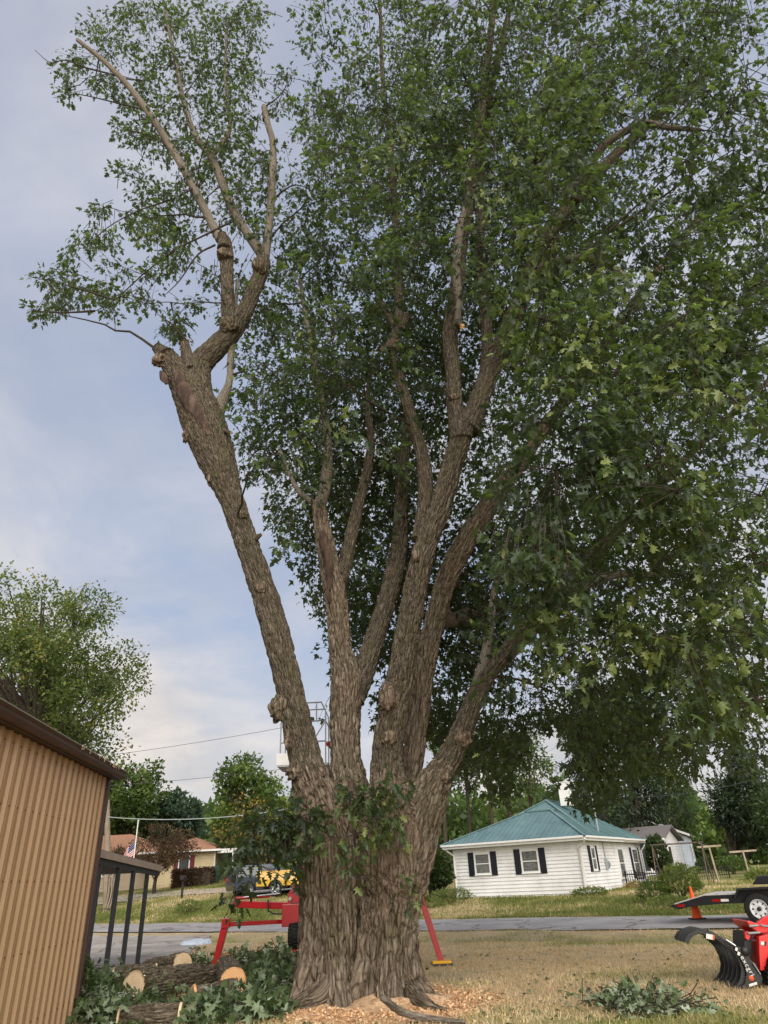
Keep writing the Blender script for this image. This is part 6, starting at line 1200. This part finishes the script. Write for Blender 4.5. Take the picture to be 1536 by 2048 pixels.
yv = Gh(560, 1794); tr = car('pickup_truck', 'yellow pickup truck parked on the far drive beyond the red lift', 'truck', (float(yv[0])+0.6, float(yv[1])+0.6, float(gz(yv[0], yv[1]))+0.05), math.radians(-6), [(-1.9, 0.5), (-1.95, 0.9), (-1.9, 1.28), (0.3, 1.30), (0.42, 1.80), (0.7, 1.88), (1.7, 1.88), (2.3, 1.32), (3.5, 1.2), (3.65, 0.9), (3.6, 0.5)], [[(0.6, 1.32), (0.7, 1.74), (1.55, 1.76), (2.0, 1.34)]], 1.95, M_TRK, 0.38, (-0.75, 2.7), M_CHR)
MB().box((-0.75, 0, 1.29), (2.1, 1.6, 0.03)).build('bed', M_BLK, tr)
# ================================================================== BACKGROUND TREES
def bgtree(name, label, cx, ytop, ybot, hw, Yd, lm, n, size, seed, style='round', trunk=0.22, group=None, tm=None, nl=16, bare=0.0, xbase=None, open_=0.0, ls=0.30):
    """crown from pixel extents at distance Yd: lobed volume of leaf sprays on real limbs"""
    rr = np.random.default_rng(seed); top = P(cx, ytop, Yd); bot = P(cx, ybot, Yd); W_ = wid(hw, bot); bx = P(xbase, ybot, Yd)[0] if xbase else bot[0]
    z0 = float(gz(bx, Yd)); h = top[2]-z0; cb = max(0.4, bot[2]-z0); t = thing(name, label, 'tree', (float(bx), float(Yd), z0), 0, group); off = np.array([top[0]-bx, 0, 0])*0.8
    cz = (cb+h)/2; hh = (h-cb)/2; lobes = []
    for k in range(nl):
        if style == 'cone':
            f = (k+0.5)/nl; a = rr.random()*6.28; rad = W_*(1-f)**0.8*0.75+0.15; lobes.append((off*f+np.array([math.cos(a)*rad*0.6, math.sin(a)*rad*0.6, cb+(h-cb)*f]), np.array([rad*0.75+0.3, rad*0.75+0.3, (h-cb)/nl*2.0+0.4])))
        elif style == 'weep':
            d = nrmz(rr.normal(size=3)); lobes.append((off+np.array([d[0]*W_*0.6, d[1]*W_*0.6, cz+d[2]*hh*0.6]), np.array([W_*0.34, W_*0.34, hh*0.5])))
        else:
            d = nrmz(rr.normal(size=3)); q = (0.45+0.3*rr.random()) if ls > 0.25 else 0.25+0.6*rr.random()**0.6; lobes.append((off+np.array([d[0]*W_*q, d[1]*W_*q, cz+d[2]*hh*q]), np.array([W_, W_, hh])*(ls+0.5*ls*rr.random())))
    pos = []; nrm_ = []
    per = n//nl
    for c, rd in lobes:
        d = nrmz(rr.normal(size=(per, 3))); k = rr.random(per)**0.4; k = np.where(rr.random(per) < 0.12, k*1.25, k); p = c+d*rd*k[:, None]; pos.append(p); nrm_.append(d)
    pos = np.vstack(pos); d = np.vstack(nrm_)
    keep = fbm(pos[:, 0]*1.1+seed, pos[:, 1]*1.1, pos[:, 2]*1.1, seed, 2) > (0.40+open_); pos, d = pos[keep], d[keep]; m_ = len(pos)
    fw = d+rr.normal(size=(m_, 3))*0.8; fw[:, 2] -= 0.9 if style == 'weep' else 0.25; nm = rr.normal(size=(m_, 3))*0.7; nm[:, 2] += 0.6
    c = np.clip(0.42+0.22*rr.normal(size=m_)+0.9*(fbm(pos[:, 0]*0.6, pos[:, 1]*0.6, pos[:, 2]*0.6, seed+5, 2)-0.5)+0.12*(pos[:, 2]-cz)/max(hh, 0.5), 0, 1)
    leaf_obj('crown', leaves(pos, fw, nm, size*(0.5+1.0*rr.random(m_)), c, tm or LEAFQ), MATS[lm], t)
    P0 = [np.array([0, 0, -0.2]), np.array([0.05*h*rr.normal()*0.3, 0, cb*0.5+0.1]), off*0.5+np.array([0, 0, cz]), off*0.9+np.array([0, 0, h*0.93])]
    bark_obj('trunk', bark_tube(P0, [trunk*1.15, trunk, trunk*0.6, 0.02], 16, max(0.12, h/60), 0.01, seed, 0, True, 0, 0.08, 0.1), M_DARKB, t); br = []
    for c, rd in lobes:
        s = min(0.85, max(0.15, (c[2]*0.75)/h)); a = crom(np.array(P0), 30)[int(s*29)]; br.append((crom(np.array([a, (a+c)/2+[0, 0, 0.05*h*(0.2 if style != 'cone' else -0.2)], c+rd*0.3*nrmz(c-a)]), 8), np.linspace(trunk*0.38, 0.02, 8)))
    V, F, B = tubes(br, 5); o = bark_obj('limbs', (V, F, B), M_DARKB, t); return t
GT = 'trees beyond the road'
leafmat('lf_ash', [(0, S_(48, 62, 30)), (0.5, S_(82, 98, 46)), (0.85, S_(122, 130, 66)), (1, S_(156, 140, 76))], 0.4, (0.3, 0.38, 0.07))
bgtree('ash_tree', 'tall airy yellow green tree rising behind the tan shed roof', 66, 1140, 1640, 300, 46, 'lf_ash', 95000, 0.22, 101, 'round', 0.4, GT, LEAFQ, 110, open_=0.03, ls=0.15)
bgtree('shade_tree', 'blue green tree between the tan shed and the orange roof', 262, 1515, 1690, 92, 74, 'lf_mid', 14000, 0.34, 102, 'round', 0.35, GT, LEAFQ, 40, ls=0.22)
bgtree('shade_tree', 'dark bluish tree standing behind the orange roofed house', 345, 1575, 1740, 70, 78, 'lf_blue', 12000, 0.36, 103, 'round', 0.3, GT, LEAFQ, 40, ls=0.22)
bgtree('maple_tree', 'pointed green maple with reddish tips beyond the far drive', 482, 1500, 1720, 84, 62, 'lf_mid', 14000, 0.3, 104, 'round', 0.3, GT, LEAFQ, 44, ls=0.22)
bgtree('maple_tree', 'round bright green tree right of the pointed maple', 545, 1560, 1720, 60, 70, 'lf_lime', 6000, 0.3, 105, 'round', 0.3, GT)
bgtree('autumn_tree', 'small half bare tree with yellow and rust leaves over the far drive', 508, 1590, 1735, 78, 53, 'lf_autumn', 2600, 0.2, 106, 'round', 0.16, GT, LEAFQ, 14, open_=0.03)
bgtree('yew_tree', 'dark drooping evergreen beside the white carport post', 492, 1690, 1775, 52, 55, 'lf_dark', 6000, 0.2, 107, 'round', 0.14, GT, LEAFN, 12)
bgtree('plum_tree', 'small bronze leaved tree on the lawn before the orange roof', 338, 1645, 1746, 76, 53, 'lf_red', 10000, 0.2, 108, 'round', 0.13, GT, LEAFN, 18, xbase=312)
bgtree('plum_tree', 'small reddish tree beside the porch canopy roof', 235, 1680, 1740, 26, 56, 'lf_red', 1400, 0.18, 109, 'round', 0.08, GT, LEAFN, 8)
# thin open grove behind the maple, trunks showing
for k, (cx, yt, yb, hw, Yd, lm, lab) in enumerate([(885, 1430, 1600, 46, 74, 'lf_mid', 'slim tree showing right behind the rounded evergreen bush'), (930, 1400, 1600, 52, 80, 'lf_dark', 'tall slim dark tree behind the left slope of the teal roof'), (975, 1420, 1590, 50, 76, 'lf_mid', 'slim green tree rising behind the teal roof hip'), (1020, 1440, 1600, 46, 82, 'lf_dark', 'slim dark tree behind the short ridge of the teal roof'), (1060, 1450, 1600, 46, 84, 'lf_mid', 'slim green tree just left of the white chimney')]):
    bgtree('grove_tree', lab, cx, yt, yb, hw, Yd, lm, 3600, 0.32, 120+k, 'round', 0.2, 'slim trees in the grove behind the teal roof', LEAFQ, 12, open_=0.06)
bgtree('spruce_tree', 'towering dark conifer behind the chimney of the white house', 1190, 1345, 1690, 104, 62, 'lf_pine', 17000, 0.42, 130, 'cone', 0.4, GT, LEAFN, 26)
bgtree('spruce_tree', 'broad dark conifer right behind the white house mast', 1275, 1420, 1690, 84, 66, 'lf_pine', 12000, 0.42, 131, 'cone', 0.35, GT, LEAFN, 22)
bgtree('willow_tree', 'drooping dark tree leaning over the pale blue house', 1330, 1500, 1670, 62, 70, 'lf_dark', 5200, 0.34, 132, 'weep', 0.3, GT, LEAFN, 14, open_=0.03)
bgtree('cedar_tree', 'wide shaggy cedar behind the clothesline posts', 1470, 1490, 1740, 84, 60, 'lf_pine', 15000, 0.38, 133, 'round', 0.4, GT, LEAFN, 22)
bgtree('cedar_tree', 'dark cedar at the yard edge right of the straight clothesline post', 1570, 1560, 1760, 80, 54, 'lf_dark', 9000, 0.3, 134, 'round', 0.35, GT, LEAFN, 16)
bgtree('small_tree', 'pale green small tree in front of the pale blue house gable', 1305, 1640, 1700, 34, 72, 'lf_lime', 2500, 0.26, 135, 'round', 0.15, GT)
bgtree('far_tree', 'hazy rounded tree beyond the pale blue house', 1355, 1632, 1700, 50, 95, 'lf_mid', 3500, 0.4, 136, 'round', 0.3, GT)
# bushes and hedges
def bush(name, label, px, py, hwpx, hpx, Yd, lm, n, size, seed, cat='bush', tm=None, sq=1.0, group=None):
    b = P(px, py, Yd); w = wid(hwpx, b); h = hpx*0.755/FPX*math.hypot(b[0], b[1]); shrub(name, label, cat, (float(b[0]), float(Yd), float(gz(b[0], Yd))-0.05), w, w*sq, h, n, size, lm, seed, tm, group)
bush('arborvitae_bush', 'dense rounded evergreen bush beside the white house corner', 866, 1800, 42, 112, 40.5, 'lf_dark', 9000, 0.16, 201)
bush('arborvitae_bush', 'low spreading dark shrub behind the maple trunk', 832, 1808, 24, 70, 42, 'lf_mid', 3000, 0.16, 202)
bush('house_shrub', 'green leafy shrub hugging the white house front corner', 1183, 1797, 34, 17, 37.0, 'lf_weed', 1100, 0.13, 203, 'bush', LEAFN)
bush('weed_clump', 'pink tinged weedy flower bed at the white house left corner', 905, 1822, 44, 34, 38, 'lf_weed', 2600, 0.10, 204, 'weeds', LEAFN)
bush('weed_clump', 'bright green weeds below the arborvitae bush', 862, 1828, 30, 22, 36.5, 'lf_weed', 1200, 0.10, 205, 'weeds', LEAFN)
bush('roadside_bush', 'feathery roadside bush above the orange cone', 1372, 1828, 42, 72, 31, 'lf_weed', 3600, 0.13, 206, 'bush', LEAFN)
bush('roadside_bush', 'grey green roadside weeds left of the cone', 1318, 1832, 34, 44, 31, 'lf_mid', 1800, 0.11, 207, 'bush', LEAFN)
bush('roadside_bush', 'low sprawling grass clump at the road edge by the cone', 1345, 1838, 46, 22, 29.5, 'lf_weed', 1500, 0.10, 208, 'bush', LEAFN)
bush('climbing_shrub', 'dark vine covered shrub at the far corner of the white house', 1328, 1772, 22, 96, 46, 'lf_dark', 3200, 0.16, 209)
bush('rose_bush', 'dark rose bush before the pale blue house', 1418, 1744, 24, 30, 58, 'lf_dark', 900, 0.16, 210)
bush('rose_bush', 'small light green shrub at the cottage door', 1392, 1746, 12, 14, 57, 'lf_lime', 400, 0.14, 211)
bush('rose_bush', 'low dark shrub row behind the leaning clothesline post', 1468, 1748, 30, 34, 52, 'lf_mid', 1200, 0.16, 212)
bush('day_lily_clump', 'tall grassy lily clump right of the straight clothesline post', 1525, 1764, 26, 16, 43, 'lf_weed', 500, 0.3, 213, 'plant', LEAFN)
bush('patio_plant', 'dry brown grass tuft in front of the iron fence', 1275, 1786, 22, 16, 41, 'lf_autumn', 500, 0.12, 214, 'plant', LEAFN)
bush('mailbox_weeds', 'straggly dry weeds round the black mailbox post', 378, 1806, 24, 24, 42, 'lf_weed', 900, 0.12, 215, 'weeds', LEAFN)
hd = P(345, 1768, 57); he = P(425, 1764, 57.5); hx = thing('clipped_hedge', 'clipped bronze hedge below the cream house window', 'hedge', (float(hd[0]), float(hd[1]), float(gz(hd[0], hd[1]))))
rr = np.random.default_rng(44); n = 9000; L_ = np.array([he[0]-hd[0], he[1]-hd[1]]); f = rr.random(n); sdn = rr.integers(0, 3, n); hz_ = np.where(sdn == 0, 1.15, 1.2*rr.random(n)); dy = np.where(sdn == 1, -0.4, np.where(sdn == 2, 0.4, rr.uniform(-.4, .4, n))); q = np.stack([L_[0]*f, L_[1]*f+dy, hz_], 1)+rr.normal(size=(n, 3))*0.06
leaf_obj('foliage', leaves(q, rr.normal(size=(n, 3)), rr.normal(size=(n, 3))+[0, -0.3, 0.6], 0.10+0.08*rr.random(n), np.clip(rr.normal(size=n)*0.22+0.3, 0, 1), LEAFQ), MATS['lf_red'], hx); MB().box((L_[0]/2, L_[1]/2, 0.5), (abs(L_[0])-0.1, 0.66, 1.05)).build('twig_core', M_DARKB, hx)
# far wood closing the horizon
rr = np.random.default_rng(77); n = 60000; az = rr.uniform(-0.75, 0.75, n); dist = rr.uniform(105, 150, n); x = np.sin(az)*dist; y = np.cos(az)*dist; hmax = 5+6*fbm(az*14, 0, 0, 3, 3)+4*vn(az*45, 0, 0, 6); z = gz(x, y)+hmax*rr.random(n)**0.7
o = leaf_obj('far_wood', leaves(np.stack([x, y, z], 1), rr.normal(size=(n, 3)), rr.normal(size=(n, 3))+[0, -0.5, 0.5], 0.6+0.9*rr.random(n), np.clip(0.4+rr.normal(size=n)*0.2+0.8*(vn(az*30, z*0.3, 0, 8)-0.5), 0, 1), LEAFQ), MATS['lf_mid'], None); tag(o, 'distant line of mixed woodland along the horizon', 'woods')
# ================================================================== UTILITY POLE AND WIRES
M_POLE = barkmat('pole_wood', [S_(112, 98, 82), S_(140, 126, 108), S_(160, 148, 130), S_(120, 104, 86)], 1.2, None, 0.3)
ub = Gh(214, 1822); up_ = thing('utility_pole', 'grey wooden utility pole with dead vines behind the porch canopy', 'utility pole', (float(ub[0]), float(ub[1]), float(ub[2])))
bark_obj('pole', bark_tube([(0, 0, -0.3), (-0.45, 0, 3), (-0.95, 0, 6.2)], [0.22, 0.19, 0.16], 24, 0.1, 0.004, 91), M_POLE, up_)
MB().lathe([(0.0, 0.2), (0.05, 0.18), (0.06, 0.1), (0.03, 0.06), (0.03, 0)], (-0.95, 0, 6.2), 'Z', 12).build('insulator', M_GREY, up_)
for k in range(10):
    a = k*0.63; bark_obj('dead_vine', bark_tube([(0.21*math.cos(a), 0.21*math.sin(a), 0.1), (0.25*math.cos(a+0.5), 0.25*math.sin(a+0.5), 0.9), (0.24*math.cos(a+0.3), 0.24*math.sin(a+0.3), 1.7), (0.34*math.cos(a+0.8), 0.34*math.sin(a+0.8), 2.2+0.15*(k % 3))], [0.07, 0.055, 0.04, 0.015], 8, 0.1, 0.006, 92+k), M_POLE, up_)
M_WIRE = mat('wire', [S_(70, 72, 74)], rough=0.6); M_WIRE2 = mat('pale_wire', [S_(150, 156, 152)], rough=0.6)
def wire(label, a, b, sag, rad=0.012, m_=None):
    a = Vector(a); b = Vector(b); pts = []
    for k in range(17):
        t_ = k/16; p = a.lerp(b, t_); p.z -= sag*4*t_*(1-t_); pts.append(p)
    c = (a+b)/2; o = MB().tube([p-a for p in pts], rad, 5).build('overhead_wire', m_ or M_WIRE); o.location = a; tag(o, label, 'wire')
pt = Vector(ub)
wire('lowest pale service cable crossing before the dark trees', P(195, 1632, ub[1]), P(640, 1606, 44), 0.5, 0.028, M_WIRE2)
wire('thin power line above the pointed maple top', P(-60, 1540, 40), P(700, 1428, 40), 0.35, 0.012)
wire('thin power line level with the pointed maple crown', P(-60, 1585, 40), P(720, 1518, 40), 0.3, 0.012)
wire('short pale cable seen through leaves above the white house roof', P(1000, 1440, 42), P(1330, 1392, 42), 0.3, 0.02, M_WIRE2)
wire('service drop running from the house mast to the right', P(1208, 1592, 42.5), P(1620, 1520, 36), 0.6, 0.012)
# second pole far behind the pointed maple
p2 = P(508, 1560, 66); z2 = float(gz(p2[0], 66)); t = thing('utility_pole', 'slim distant utility pole beside the pointed maple', 'utility pole', (float(p2[0]), 66.0, z2)); bark_obj('pole', bark_tube([(0, 0, -0.3), (0, 0, 4), (0, 0, p2[2]-z2)], [0.16, 0.14, 0.12], 12, 0.2, 0.003, 95), M_POLE, t); MB().box((0, 0, p2[2]-z2-0.4), (1.6, 0.1, 0.1)).build('crossarm', M_POLE, t)
